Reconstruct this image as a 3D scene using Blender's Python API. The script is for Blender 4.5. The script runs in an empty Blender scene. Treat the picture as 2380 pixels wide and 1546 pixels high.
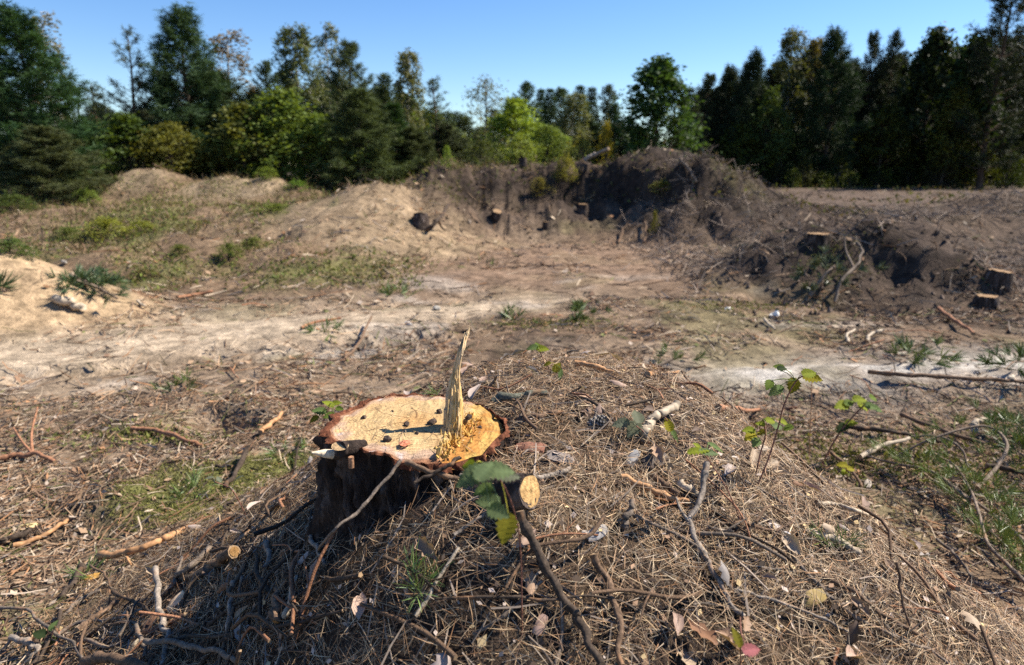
import bpy, math, random
import numpy as np
from mathutils import Vector, Matrix
rng = np.random.default_rng(7)
random.seed(7)
S = bpy.context.scene
COL = S.collection
R = math.radians

# ------------------------------------------------------------------ camera
CAMZ, PITCH, FPX, CU, CV = 1.25, R(13.75), 1586.0, 1189.5, 773.0
cam_d = bpy.data.cameras.new('camera')
cam = bpy.data.objects.new('camera', cam_d); COL.objects.link(cam)
cam.location = (0, 0, CAMZ); cam.rotation_euler = (R(90) - PITCH, 0, 0)
cam_d.sensor_width = 36; cam_d.lens = 24.0
cam_d.clip_start = 0.05; cam_d.clip_end = 2000
cam_d.dof.use_dof = True; cam_d.dof.focus_distance = 1.42; cam_d.dof.aperture_fstop = 3.9
S.camera = cam

# ------------------------------------------------------------------ sky, sun, exposure
SUN_EL, SUN_AZ = R(46), R(19)          # azimuth: from +x towards +y
w = bpy.data.worlds.new('World'); S.world = w; w.use_nodes = True
nt = w.node_tree; nt.nodes.clear()
sky = nt.nodes.new('ShaderNodeTexSky'); sky.sky_type = 'NISHITA'; sky.sun_disc = False
sky.sun_elevation = SUN_EL; sky.sun_rotation = R(90) - SUN_AZ
sky.air_density = 1.0; sky.dust_density = 0.0; sky.ozone_density = 4.0; sky.altitude = 100
bg = nt.nodes.new('ShaderNodeBackground'); bg.inputs['Strength'].default_value = 0.080
wo = nt.nodes.new('ShaderNodeOutputWorld')
hs = nt.nodes.new('ShaderNodeHueSaturation'); hs.inputs['Saturation'].default_value = 1.2; hs.inputs['Hue'].default_value = 0.508
nt.links.new(sky.outputs[0], hs.inputs['Color']); nt.links.new(hs.outputs[0], bg.inputs[0]); nt.links.new(bg.outputs[0], wo.inputs[0])
sd = bpy.data.lights.new('sun', 'SUN'); sd.energy = 4.9; sd.angle = R(0.53); sd.color = (1.0, 0.93, 0.815)
so = bpy.data.objects.new('sun', sd); COL.objects.link(so)
sv = Vector((math.cos(SUN_EL) * math.cos(SUN_AZ), math.cos(SUN_EL) * math.sin(SUN_AZ), math.sin(SUN_EL)))
so.rotation_euler = sv.to_track_quat('Z', 'Y').to_euler(); so.location = sv * 60
S.view_settings.view_transform = 'Standard'; S.view_settings.look = 'None'
S.view_settings.exposure = 1.13; S.view_settings.gamma = 1.0; S.view_settings.use_curve_mapping = False
S.render.engine = 'CYCLES'
S.cycles.max_bounces = 5; S.cycles.diffuse_bounces = 3; S.cycles.glossy_bounces = 2
S.cycles.transmission_bounces = 3; S.cycles.use_denoising = False

# ------------------------------------------------------------------ noise
def _h(ix, iy, s):
    n = (ix.astype(np.int64) * 374761393 + iy.astype(np.int64) * 668265263 + s * 144269504) & 0x7fffffff
    n = ((n ^ (n >> 13)) * 1274126177) & 0x7fffffff
    return ((n ^ (n >> 16)) & 0xffff) / 65535.0
def vnoise(x, y, s=0):
    x = np.asarray(x, float); y = np.asarray(y, float)
    ix = np.floor(x); iy = np.floor(y); fx = x - ix; fy = y - iy
    fx = fx * fx * fx * (fx * (fx * 6 - 15) + 10); fy = fy * fy * fy * (fy * (fy * 6 - 15) + 10)
    a = _h(ix, iy, s); b = _h(ix + 1, iy, s); c = _h(ix, iy + 1, s); d = _h(ix + 1, iy + 1, s)
    return (a + (b - a) * fx + (c - a) * fy + (a - b - c + d) * fx * fy) * 2 - 1
def fbm(x, y, o=4, s=0, g=0.5):
    t = 0; amp = 1.0; tot = 0
    x = np.asarray(x, float); y = np.asarray(y, float)
    for i in range(o):
        t = t + amp * vnoise(x, y, s + i * 17); tot += amp; amp *= g
        x, y = (x * 0.8 - y * 0.6) * 2.03, (x * 0.6 + y * 0.8) * 2.03
    return t / tot
def ss(a, b, x):
    t = np.clip((x - a) / (b - a), 0, 1); return t * t * (3 - 2 * t)
def bump(x, y, cx, cy, rx, ry):
    r = np.sqrt(((x - cx) / rx) ** 2 + ((y - cy) / ry) ** 2)
    return 1 - ss(0, 1, r)

# ------------------------------------------------------------------ terrain height
MC = (0.22, 1.75)
def mound_r(x, y):
    dx = x - MC[0]; dy = y - MC[1]
    rr = 1.10 + 0.62 * ss(1.9, 0.9, y)
    rx = np.where(dx < 0, 1.62, rr); ry = np.where(dy < 0, 2.0, 1.25)
    return np.sqrt((dx / rx) ** 2 + (dy / ry) ** 2)
def bank_edge(x):
    return 12.9 + 1.1 * bump(x, x * 0, 0.9, 0, 2.4, 1) - 0.9 * ss(1.6, 3.2, x) + 0.35 * vnoise(x * 0.9, x * 0 + 3, 5)
def height(x, y):
    x = np.asarray(x, float); y = np.asarray(y, float)
    n1 = fbm(x * 0.55, y * 0.55, 3, 1); n2 = fbm(x * 2.1, y * 2.1, 3, 9); n3 = fbm(x * 7, y * 7, 3, 23)
    z = 0.045 * n1 + 0.022 * n2 + 0.012 * n3
    nearm = 1 - ss(0.8, 1.1, mound_r(x, y))
    z = z * (1 - 0.45 * nearm)
    r = mound_r(x + 0.05 * n2, y + 0.05 * n1)
    z = z + 0.69 * (1 - ss(0.10, 1.0, r))
    z = z - 0.07 * bump(x, y, -0.66, 1.22, 0.26, 0.26) + 0.085 * bump(x, y, -0.12, 1.10, 0.46, 0.32)
    # wheel ruts of the track
    q = (y - 4.35 - 0.42 * (x + 2.2) + 0.12 * n1)
    tr = ss(-7, -4.5, x) * (1 - ss(-0.8, 0.5, x))
    z = z - 0.05 * tr * (np.exp(-(q / 0.2) ** 2) + np.exp(-((q - 1.5) / 0.25) ** 2))
    z = z + 0.022 * tr * np.exp(-(q / 0.21) ** 4) * np.sin(x * 24 + np.abs(q) * 30) * 2.0
    # left sand pile and berm
    z = z + 0.66 * bump(x, y, -4.85, 5.7, 2.1, 1.35)
    bm = 1 - ss(-2.6, -0.7, x + 0.25 * n1)
    z = z + bm * (0.5 * ss(6.6, 11.5, y + 0.5 * n1) + 0.05 * n2 * ss(6.5, 8, y))
    z = z + 0.42 * bump(x, y, -2.15, 11.0, 2.3, 2.3)
    lm = (1 - ss(-4.6, -3.2, x)) * ss(-11.5, -8.5, x)
    z = z + lm * (0.30 * ss(12.8, 16.0, y + 0.6 * n1))
    z = z + 0.50 * bump(x, y, -7.9, 15.4, 1.5, 1.7) + 0.26 * bump(x, y, -5.9, 15.2, 1.9, 1.6)
    lum = np.maximum(lm * ss(12.5, 14, y), np.maximum(bump(x, y, -2.15, 11.0, 2.3, 2.3), 0.6 * bm * ss(6.8, 8, y))) * ss(40, 25, y)
    z = z + lum * (0.05 * n3 + 0.05 - 0.26 * np.abs(fbm(x * 0.9, y * 0.7, 3, 351)))
    # quarry bank
    xm = ss(-2.9, -1.0, x) * (1 - ss(3.3, 5.9, x))
    ye = bank_edge(x) + 0.18 * n2
    yy = y - ye + 0.30 * fbm(x * 1.5, y * 1.1, 3, 311)
    far = ss(16, 40, y)
    z = z + xm * (1.22 - 0.45 * far) * (0.58 * ss(-2.7, 0.1, yy) + 0.42 * ss(-0.35, 0.25, yy))
    rough = xm * ss(-2.6, -1.0, yy) * (1 - ss(0.6, 2.5, yy))
    z = z + rough * (0.12 * n2 + 0.10 * n3 - 0.34 * np.abs(fbm(x * 1.3, y * 1.0, 3, 321)) + 0.06)
    z = z + 0.40 * bump(x + 0.25 * n2, y, 3.05, 14.2, 1.35, 1.9)
    b = bump(x + 0.3 * n2, y, 3.85, 12.2, 1.15, 2.2)
    z = z + (0.27 * b) * (1 - 0.25 * xm) + b * (0.14 * n2 + 0.08 * n3 - 0.22 * np.abs(fbm(x * 1.2, y * 0.8, 3, 331)))
    # plateau on the right and the small heaps
    pm = ss(3.0, 6.0, x)
    z = z + pm * 0.46 * ss(8.0, 13.0, y + 0.8 * n1)
    z = z + 0.36 * bump(x, y, 5.6, 10.4, 1.5, 1.0) + 0.22 * bump(x, y, 7.4, 10.8, 1.6, 0.9) + 0.40 * bump(x, y, 8.7, 12.1, 1.7, 1.2)
    hb = 0.52 * bump(x, y, 3.25, 7.5, 1.55, 1.35) + 0.55 * bump(x, y, 4.25, 7.1, 1.0, 1.35)
    z = z + hb * (1 + 0.25 * n2) + np.minimum(hb * 4, 1) * (0.06 * n3 + 0.06 - 0.30 * np.abs(fbm(x * 1.7, y * 1.3, 3, 341)))
    z = z - 0.26 * bump(x, y, 3.15, 6.05, 0.6, 0.5) - 0.14 * bump(x, y, 2.55, 6.4, 0.5, 0.35)
    z = z - 0.16 * bump(x, y, -1.42, 3.18, 0.24, 0.17) + 0.06 * bump(x, y, -1.42, 3.38, 0.25, 0.12)
    z = z + 0.07 * bump(x, y, -1.55, 2.42, 0.25, 0.16) - 0.05 * bump(x, y, -1.5, 2.2, 0.22, 0.12)
    gr = bump(x, y, 2.4, 3.75, 2.6, 0.55)
    z = z + 0.07 * gr + 0.03 * gr * n3
    return z
def hz(x, y): return float(height(np.array([x]), np.array([y]))[0])
def normal(x, y, e=0.02):
    hx = (height(x + e, y) - height(x - e, y)) / (2 * e); hy = (height(x, y + e) - height(x, y - e)) / (2 * e)
    n = np.stack([-hx, -hy, np.ones_like(hx)], -1); return n / np.linalg.norm(n, axis=-1, keepdims=True)

# ------------------------------------------------------------------ survey: from the photograph to places in the world
cP, sP = math.cos(PITCH), math.sin(PITCH)
def ray(u, v):
    dx = (u - CU) / FPX; dz = (CV - v) / FPX
    return np.array([dx, cP + dz * sP, -sP + dz * cP])
TS = np.concatenate([np.arange(0.6, 4, 0.012), np.arange(4, 16, 0.04), np.arange(16, 80, 0.25)])
def hit(u, v, lift=0.0):
    d = ray(u, v); p = d[None, :] * TS[:, None]; p[:, 2] += CAMZ
    f = p[:, 2] - height(p[:, 0], p[:, 1]) - lift
    k = np.argmax(f < 0)
    if f[k] >= 0: return p[int(np.argmin(np.where(TS < 22, f, 9e9)))]
    if k > 0:
        a = f[k - 1] / (f[k - 1] - f[k] + 1e-9); return p[k - 1] * (1 - a) + p[k] * a
    return p[k]
def at_y(u, v, y):
    d = ray(u, v); t = y / d[1]; return np.array([d[0] * t, y, CAMZ + d[2] * t])
def at_z(u, v, z):
    d = ray(u, v); t = (z - CAMZ) / d[2]; return np.array([d[0] * t, d[1] * t, z])

# ------------------------------------------------------------------ mesh helpers
class MB:
    def __init__(s): s.v = []; s.f = {}; s.n = 0; s.c = []; s.uv = None
    def add(s, v, f, mat=0, col=(1, 1, 1)):
        v = np.asarray(v, float).reshape(-1, 3); f = np.asarray(f, np.int64)
        if len(f) == 0: return
        s.v.append(v); s.f.setdefault((f.shape[1], mat), []).append(f + s.n); s.n += len(v)
        c = np.asarray(col, float)
        if c.ndim == 1: c = np.broadcast_to(c, (len(v), 3))
        s.c.append(c)
    def mesh(s, name, mats, smooth=True):
        me = bpy.data.meshes.new(name)
        V = np.concatenate(s.v); me.vertices.add(len(V)); me.vertices.foreach_set('co', V.ravel().astype(np.float32))
        loops = []; starts = []; mi = []; st = 0
        for (k, m), fs in s.f.items():
            F = np.concatenate(fs); loops.append(F.ravel()); starts.append(st + np.arange(len(F)) * k); st += F.size
            mi.append(np.full(len(F), m))
        L = np.concatenate(loops); St = np.concatenate(starts); M = np.concatenate(mi)
        me.loops.add(len(L)); me.loops.foreach_set('vertex_index', L.astype(np.int32))
        me.polygons.add(len(St)); me.polygons.foreach_set('loop_start', St.astype(np.int32))
        me.polygons.foreach_set('material_index', M.astype(np.int32))
        me.polygons.foreach_set('use_smooth', np.full(len(St), smooth))
        for m in mats: me.materials.append(m)
        C = np.concatenate(s.c); C = np.concatenate([C, np.ones((len(C), 1))], 1)
        a = me.color_attributes.new('Col', 'FLOAT_COLOR', 'POINT'); a.data.foreach_set('color', C.ravel().astype(np.float32))
        me.update(calc_edges=True); return me
def link(name, me, parent=None, color=None, loc=None):
    o = bpy.data.objects.new(name, me); COL.objects.link(o)
    if parent is not None: o.parent = parent
    if color is not None: o.color = (*color, 1)
    if loc is not None: o.location = loc
    return o
def tag(o, label=None, cat=None, group=None, kind=None):
    if label: o['label'] = label
    if cat: o['category'] = cat
    if group: o['group'] = group
    if kind: o['kind'] = kind
    return o
def empty(name, loc, rz=0):
    o = bpy.data.objects.new(name, None); COL.objects.link(o); o.location = loc; o.rotation_euler = (0, 0, rz)
    o.empty_display_size = 0.05; return o
def unit(v): v = np.asarray(v, float); return v / (np.linalg.norm(v, axis=-1, keepdims=True) + 1e-12)
def spline(P, n):
    P = np.asarray(P, float)
    if len(P) == 2: t = np.linspace(0, 1, n)[:, None]; return P[0] * (1 - t) + P[1] * t
    Q = np.vstack([2 * P[0] - P[1], P, 2 * P[-1] - P[-2]]); out = []
    for t in np.linspace(0, len(P) - 1 - 1e-6, n):
        i = int(t); f = t - i; a, b, c, d = Q[i:i + 4]
        out.append(0.5 * (2 * b + (c - a) * f + (2 * a - 5 * b + 4 * c - d) * f * f + (3 * b - a - 3 * c + d) * f ** 3))
    return np.array(out)
def tube(mb, P, rad, k=6, mat=0, capmat=None, rough=0.0, col=(1, 1, 1), seed=0, knots=0):
    P = np.asarray(P, float); n = len(P); rad = np.broadcast_to(np.asarray(rad, float), (n,)).copy()
    rg = np.random.default_rng(seed)
    T = unit(np.gradient(P, axis=0)); ref = np.array([0.13, 0.2, 1.0])
    if abs(np.dot(T[0], unit(ref))) > 0.9: ref = np.array([1.0, 0.1, 0.1])
    A = unit(np.cross(T, ref)); B = np.cross(T, A)
    th = np.arange(k) * 2 * math.pi / k
    rr = rad[:, None] * (1 + rough * rg.uniform(-1, 1, (n, k)))
    for _ in range(knots):
        i = rg.integers(0, n); rr[i] *= 1.25
    V = P[:, None, :] + rr[..., None] * (np.cos(th)[None, :, None] * A[:, None, :] + np.sin(th)[None, :, None] * B[:, None, :])
    i = np.arange(n - 1)[:, None] * k; j = np.arange(k)[None, :]; j2 = (j + 1) % k
    F = np.stack([i + j, i + j2, i + k + j2, i + k + j], -1).reshape(-1, 4)
    mb.add(V.reshape(-1, 3), F, mat, col)
    cm = mat if capmat is None else capmat
    for e, (c, ring) in enumerate(((P[0], V[0]), (P[-1], V[-1]))):
        vv = np.vstack([ring, c[None]]); q = np.arange(k)
        f = np.stack([(q + 1) % k, q, np.full(k, k)], -1) if e == 0 else np.stack([q, (q + 1) % k, np.full(k, k)], -1)
        mb.add(vv, f, cm, col if np.ndim(col) == 1 else (1, 1, 1))
def ribbons(mb, p, d, side, L, W, segs=1, bend=None, col=None, mat=0, taper=True):
    """N thin bent blades: root p, direction d, width along side"""
    N = len(p); d = unit(d); side = unit(side - d * np.sum(side * d, -1, keepdims=True))
    up = np.cross(d, side); rows = []
    for i in range(segs + 1):
        t = i / segs
        c = p + d * (L * t)[:, None]
        if bend is not None: c = c + up * (bend * L * (t * t))[:, None]
        wv = W * ((1 - 0.75 * abs(2 * t - 0.9) ** 2.2) if taper else 1.0)
        wv = np.maximum(wv, W * 0.2)
        rows.append(c - side * (wv / 2)[:, None]); rows.append(c + side * (wv / 2)[:, None])
    V = np.stack(rows, 1); m = V.shape[1]
    b = (np.arange(N) * m)[:, None]
    F = np.concatenate([np.stack([b[:, 0] + 2 * i, b[:, 0] + 2 * i + 1, b[:, 0] + 2 * i + 3, b[:, 0] + 2 * i + 2], -1) for i in range(segs)])
    c = np.ones((N, 3)) if col is None else col
    mb.add(V.reshape(-1, 3), F, mat, np.repeat(c, m, 0))
def diamonds(mb, p, d, side, L, W, col, mat=0, fold=0.0):
    N = len(p); d = unit(d); side = unit(side - d * np.sum(side * d, -1, keepdims=True))
    a = p; b = p + d * (L * .45)[:, None] + side * (W / 2)[:, None]; c = p + d * L[:, None]; e = p + d * (L * .45)[:, None] - side * (W / 2)[:, None]
    V = np.stack([a, b, c, e], 1).reshape(-1, 3); F = np.arange(N * 4).reshape(N, 4)
    mb.add(V, F, mat, np.repeat(col, 4, 0))
def rdir(n, g=rng): return unit(g.normal(size=(n, 3)))

# ------------------------------------------------------------------ materials
def newmat(name):
    m = bpy.data.materials.new(name); m.use_nodes = True; t = m.node_tree
    b = t.nodes['Principled BSDF']; return m, t, b
def N(t, kind, **kw):
    n = t.nodes.new(kind)
    for k, v in kw.items():
        if k in n.inputs: n.inputs[k].default_value = v
        else: setattr(n, k, v)
    return n
def mixc(t, a, b, fac, mode='MIX'):
    n = t.nodes.new('ShaderNodeMix'); n.data_type = 'RGBA'; n.blend_type = mode; n.clamp_factor = True
    for i, s in ((0, fac), (6, a), (7, b)):
        if hasattr(s, 'is_output'): t.links.new(s, n.inputs[i])
        elif i == 0: n.inputs[0].default_value = s
        else: n.inputs[i].default_value = (*s, 1) if len(s) == 3 else s
    return n.outputs[2]
def ramp(t, src, pts):
    n = t.nodes.new('ShaderNodeValToRGB'); e = n.color_ramp.elements
    while len(e) < len(pts): e.new(0.5)
    for el, (p, c) in zip(e, pts): el.position = p; el.color = (c, c, c, 1) if not hasattr(c, '__len__') else (*c, 1)
    t.links.new(src, n.inputs[0]); return n.outputs[0]
def noise(t, scale, detail=4, rough=0.55, vec=None, dist=0.0):
    n = t.nodes.new('ShaderNodeTexNoise'); n.inputs['Scale'].default_value = scale; n.inputs['Detail'].default_value = detail
    n.inputs['Roughness'].default_value = rough; n.inputs['Distortion'].default_value = dist
    if vec is not None: t.links.new(vec, n.inputs['Vector'])
    return n.outputs['Fac']
def mapping(t, scale=(1, 1, 1), src='Object', rot=(0, 0, 0)):
    c = t.nodes.new('ShaderNodeTexCoord'); m = t.nodes.new('ShaderNodeMapping')
    m.inputs['Scale'].default_value = scale; m.inputs['Rotation'].default_value = rot
    t.links.new(c.outputs[src], m.inputs['Vector']); return m.outputs[0]
def bumpn(t, b, src, strength=0.5, dist=0.01):
    n = t.nodes.new('ShaderNodeBump'); n.inputs['Strength'].default_value = strength; n.inputs['Distance'].default_value = dist
    t.links.new(src, n.inputs['Height']); t.links.new(n.outputs[0], b.inputs['Normal'])
def attr_col(t):
    n = t.nodes.new('ShaderNodeAttribute'); n.attribute_name = 'Col'; return n.outputs['Color']
def objcol(t): return t.nodes.new('ShaderNodeObjectInfo').outputs['Color']
def setc(t, b, c, rough=0.9, spec=0.2):
    if hasattr(c, 'is_output'): t.links.new(c, b.inputs['Base Color'])
    else: b.inputs['Base Color'].default_value = (*c, 1)
    b.inputs['Roughness'].default_value = rough; b.inputs['Specular IOR Level'].default_value = spec

# ground: surveyed soil colour in Col, fine grain from noise
M_ground, t, b = newmat('ground_soil')
pos = t.nodes.new('ShaderNodeNewGeometry').outputs['Position']
n1 = noise(t, 9, 6, 0.65, pos); n2 = noise(t, 38, 5, 0.7, pos); n3 = noise(t, 2.6, 4, 0.6, pos)
c = mixc(t, attr_col(t), ramp(t, n1, [(0.3, 0.45), (0.5, 0.95), (0.72, 1.45)]), 1.0, 'MULTIPLY')
c = mixc(t, c, ramp(t, n2, [(0.32, 0.68), (0.5, 1.0), (0.7, 1.3)]), 1.0, 'MULTIPLY')
c = mixc(t, c, ramp(t, n3, [(0.35, 0.75), (0.65, 1.2)]), 1.0, 'MULTIPLY')
setc(t, b, c, 0.95, 0.08)
mm = t.nodes.new('ShaderNodeMath'); mm.operation = 'ADD'; t.links.new(n1, mm.inputs[0]); t.links.new(n2, mm.inputs[1])
bumpn(t, b, mm.outputs[0], 0.8, 0.022)

def plain_attr(name, rough=0.75, spec=0.15, transl=0.0, useobj=False, nscale=0):
    m, t, b = newmat(name); c = attr_col(t)
    if useobj: c = mixc(t, c, objcol(t), 1.0, 'MULTIPLY')
    if nscale:
        nn = noise(t, nscale, 3, 0.6, mapping(t)); c = mixc(t, c, ramp(t, nn, [(0.3, 0.6), (0.7, 1.3)]), 1.0, 'MULTIPLY')
    setc(t, b, c, rough, spec)
    if transl > 0:
        tr = t.nodes.new('ShaderNodeBsdfTranslucent')
        c2 = mixc(t, c, (1.15, 1.1, 0.45), 1.0, 'MULTIPLY'); t.links.new(c2, tr.inputs['Color'])
        mx = t.nodes.new('ShaderNodeMixShader'); mx.inputs[0].default_value = transl
        out = [n for n in t.nodes if n.type == 'OUTPUT_MATERIAL'][0]
        t.links.new(b.outputs[0], mx.inputs[1]); t.links.new(tr.outputs[0], mx.inputs[2]); t.links.new(mx.outputs[0], out.inputs[0])
    return m
M_litter = plain_attr('dry_needle', 0.6, 0.25)
M_chip = plain_attr('forest_litter', 0.85, 0.1)
M_leaf = plain_attr('tree_foliage', 0.6, 0.2, 0.38, True)
M_needle = plain_attr('pine_foliage', 0.6, 0.15, 0.2, True)
M_bramble = plain_attr('bramble_leaf', 0.7, 0.1, 0.5, True)
M_dead = plain_attr('dead_leaf', 0.65, 0.25, 0.12, True, 60)
M_moss = plain_attr('moss_green', 0.9, 0.05, 0.2)

M_stick, t, b = newmat('twig_bark')
v = mapping(t, (1, 1, 1)); n1 = noise(t, 55, 5, 0.65, v); n2 = noise(t, 220, 3, 0.6, v)
c = mixc(t, objcol(t), ramp(t, n1, [(0.3, 0.5), (0.5, 0.95), (0.7, 1.4)]), 1.0, 'MULTIPLY')
c = mixc(t, c, ramp(t, n2, [(0.35, 0.7), (0.65, 1.2)]), 1.0, 'MULTIPLY')
n3 = noise(t, 16, 3, 0.6, v); c = mixc(t, c, (0.30, 0.155, 0.075), ramp(t, n3, [(0.60, 0.0), (0.66, 0.45)]))
setc(t, b, c, 0.85, 0.15); bumpn(t, b, n1, 0.6, 0.004)
M_stickcut, t, b = newmat('twig_cut_end')
n1 = noise(t, 180, 3, 0.6, mapping(t)); setc(t, b, ramp(t, n1, [(0.3, (0.20, 0.125, 0.07)), (0.7, (0.34, 0.23, 0.13))]), 0.7, 0.2)
M_peeled, t, b = newmat('peeled_wood')
n1 = noise(t, 45, 4, 0.6, mapping(t)); c = mixc(t, objcol(t), ramp(t, n1, [(0.35, 0.6), (0.6, 1.15)]), 1.0, 'MULTIPLY'); setc(t, b, c, 0.7, 0.2)
M_trunk, t, b = newmat('tree_bark')
n1 = noise(t, 6, 4, 0.6, mapping(t, (3, 3, 0.7))); c = mixc(t, objcol(t), ramp(t, n1, [(0.35, 0.5), (0.65, 1.3)]), 1.0, 'MULTIPLY'); setc(t, b, c, 0.9, 0.1)
# ------------------------------------------------------------------ ground sheet
def axis(c, a, lo, hi, dt):
    t0 = math.asinh((lo - c) / a); t1 = math.asinh((hi - c) / a); n = int((t1 - t0) / dt)
    return c + a * np.sinh(np.linspace(t0, t1, n))
gx = axis(0.0, 0.7, -400, 400, 0.0235); gy = axis(1.5, 0.7, -60, 700, 0.0235)
X, Y = np.meshgrid(gx, gy); Z = height(X, Y)
Z = Z * (1 - 0.35 * ss(60, 200, np.hypot(X, Y)))
def ground_colour(x, y):
    n1 = fbm(x * 0.7, y * 0.7, 4, 41); n2 = fbm(x * 2.6, y * 2.6, 4, 57); n3 = fbm(x * 8, y * 8, 3, 71)
    A = lambda *c: np.array(c)
    def put(col, c, m): return col * (1 - m[..., None]) + A(*c) * m[..., None]
    col = np.empty(x.shape + (3,)); col[:] = (0.158, 0.108, 0.070)
    col = put(col, (0.235, 0.170, 0.115), ss(-0.25, 0.35, n1))
    col = put(col, (0.075, 0.052, 0.038), 0.75 * ss(0.12, 0.5, n2))
    col = put(col, (0.15, 0.14, 0.06), 0.45 * ss(0.15, 0.5, fbm(x * 1.3, y * 1.3, 3, 91)))
    # pale track
    q = (y - 5.10 - 0.52 * (x + 2.2) + 0.35 * n1)
    tr = np.exp(-(q / (0.55 + 0.42 * ss(-0.5, -3.0, x))) ** 2) * (1 - ss(-0.9, 1.6, x + 0.5 * n1))
    col = put(col, (0.39, 0.305, 0.215), np.clip(tr * (1.0 + 0.4 * n2 + 0.25 * n3), 0, 1))
    q2 = np.exp(-((y - 4.1 - 0.42 * (x + 2.2)) / 0.28) ** 2) * (1 - ss(-1.4, -0.2, x)) * ss(-0.1, 0.3, n2 + 0.15)
    col = put(col, (0.46, 0.42, 0.37), 0.45 * q2)
    # basin floor: orange-brown needles
    fl = ss(6.2, 8.2, y) * (1 - ss(10.6, 11.6, y)) * ss(-2.2, -0.8, x) * (1 - ss(2.2, 3.2, x))
    col = put(col, (0.215, 0.142, 0.095), fl * 0.75)
    p = ss(0.18, 0.42, fbm(x * 1.1 + 5, y * 1.9, 4, 133)) * ss(4.5, 5.2, y) * (1 - ss(7.4, 8.2, y)) * ss(-2, -1, x) * (1 - ss(2.5, 3.2, x))
    col = put(col, (0.36, 0.31, 0.26), p * 0.5)
    # left berm
    bm = (1 - ss(-2.3, -1.0, x)) * ss(6.6, 7.4, y)
    col = put(col, (0.185, 0.125, 0.076), bm * 0.75)
    col = put(col, (0.10, 0.115, 0.035), bm * 0.62 * ss(0.0, 0.35, fbm(x * 1.2, y * 0.9, 4, 17)) * (1 - ss(12, 14, y)))
    sp = bump(x, y, -4.85, 5.7, 2.3, 1.5)
    col = put(col, (0.34, 0.24, 0.145), ss(0.03, 0.25, sp + 0.05 * n2))
    sb = bump(x, y, -1.9, 10.4, 2.3, 2.5)
    col = put(col, (0.25, 0.18, 0.112), ss(0.1, 0.4, sb + 0.08 * n2) * (1 - 0.6 * ss(0.2, 0.5, n2)))
    s2 = bump(x, y, -5.9, 14.6, 1.7, 1.6); s2 = np.maximum(s2, 0.5 * bump(x, y, -8.2, 14.8, 1.5, 1.3))
    col = put(col, (0.235, 0.175, 0.112), ss(0.1, 0.4, s2 + 0.15 * n2))
    # bank: dark humus
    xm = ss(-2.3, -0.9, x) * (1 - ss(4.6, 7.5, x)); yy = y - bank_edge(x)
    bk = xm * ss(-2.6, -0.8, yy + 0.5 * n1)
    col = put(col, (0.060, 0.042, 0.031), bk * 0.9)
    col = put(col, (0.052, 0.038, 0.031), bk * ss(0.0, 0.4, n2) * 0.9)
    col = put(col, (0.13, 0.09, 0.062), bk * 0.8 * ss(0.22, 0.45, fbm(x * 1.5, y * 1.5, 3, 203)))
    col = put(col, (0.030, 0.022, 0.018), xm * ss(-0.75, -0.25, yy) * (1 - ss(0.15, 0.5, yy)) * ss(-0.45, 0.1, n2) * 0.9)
    bs = np.maximum(bump(x, y, 3.95, 12.2, 1.9, 2.5), bump(x, y, 3.35, 14.2, 2.0, 1.9))
    col = put(col, (0.047, 0.034, 0.026), ss(0.05, 0.4, bs) * 0.85)
    col = put(col, (0.10, 0.085, 0.035), 0.6 * ss(0.75, 0.97, bs) * ss(-0.2, 0.3, n2))
    # right: dark disturbed soil
    rt = ss(1.6, 3.2, x - 0.12 * y + 0.5 * n1) * ss(4.6, 5.8, y) * (1 - ss(0.2, 0.5, bs))
    col = put(col, (0.085, 0.059, 0.043), rt * 0.85)
    col = put(col, (0.055, 0.042, 0.034), rt * 0.8 * ss(0.0, 0.4, n2))
    pl = ss(4.5, 7, x) * ss(12, 15, y)
    col = put(col, (0.115, 0.082, 0.062), pl * 0.85)
    hb = np.maximum(bump(x, y, 3.25, 7.5, 1.6, 1.4), bump(x, y, 4.25, 7.1, 1.05, 1.4))
    col = put(col, (0.060, 0.043, 0.033), ss(0.05, 0.35, hb))
    # grey sand band at right
    g = np.exp(-((y - 3.85 - 0.06 * x + 0.2 * n1) / 0.42) ** 2) * ss(0.5, 1.2, x + 0.3 * n1)
    col = put(col, (0.41, 0.375, 0.33), np.clip(g * (0.75 + 0.9 * n2), 0, 1) * 0.95)
    g2 = bump(x, y, 4.9, 5.2, 1.2, 0.6)
    col = put(col, (0.42, 0.40, 0.37), np.clip(g2 * (0.6 + 1.2 * n2), 0, 1))
    # near mound: dark humus, darkened further to deepen the shade between needles
    r = mound_r(x, y)
    nm = 1 - ss(0.75, 1.0, r + 0.1 * n2)
    col = put(col, (0.050, 0.035, 0.026), nm)
    col = put(col, (0.10, 0.068, 0.042), nm * ss(-0.1, 0.3, n3) * 0.7)
    ms = bump(x, y, -0.98, 2.5, 0.85, 0.5)
    col = put(col, (0.12, 0.13, 0.035), ss(0.1, 0.5, ms + 0.25 * n2) * 0.8)
    col = put(col, (0.085, 0.065, 0.045), ss(20, 60, np.hypot(x, y)))
    return np.clip(col * (1 + 0.18 * n3[..., None]), 0.01, 1)
mb = MB()
ny, nx = X.shape
i = np.arange(ny - 1)[:, None] * nx + np.arange(nx - 1)[None, :]
F = np.stack([i, i + 1, i + nx + 1, i + nx], -1).reshape(-1, 4)
mb.add(np.stack([X, Y, Z], -1).reshape(-1, 3), F, 0, ground_colour(X, Y).reshape(-1, 3))
tag(link('ground', mb.mesh('ground', [M_ground])), 'sandy and humus-brown ground of the clearing with its mounds, track and quarry bank', None, None, 'structure')

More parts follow.
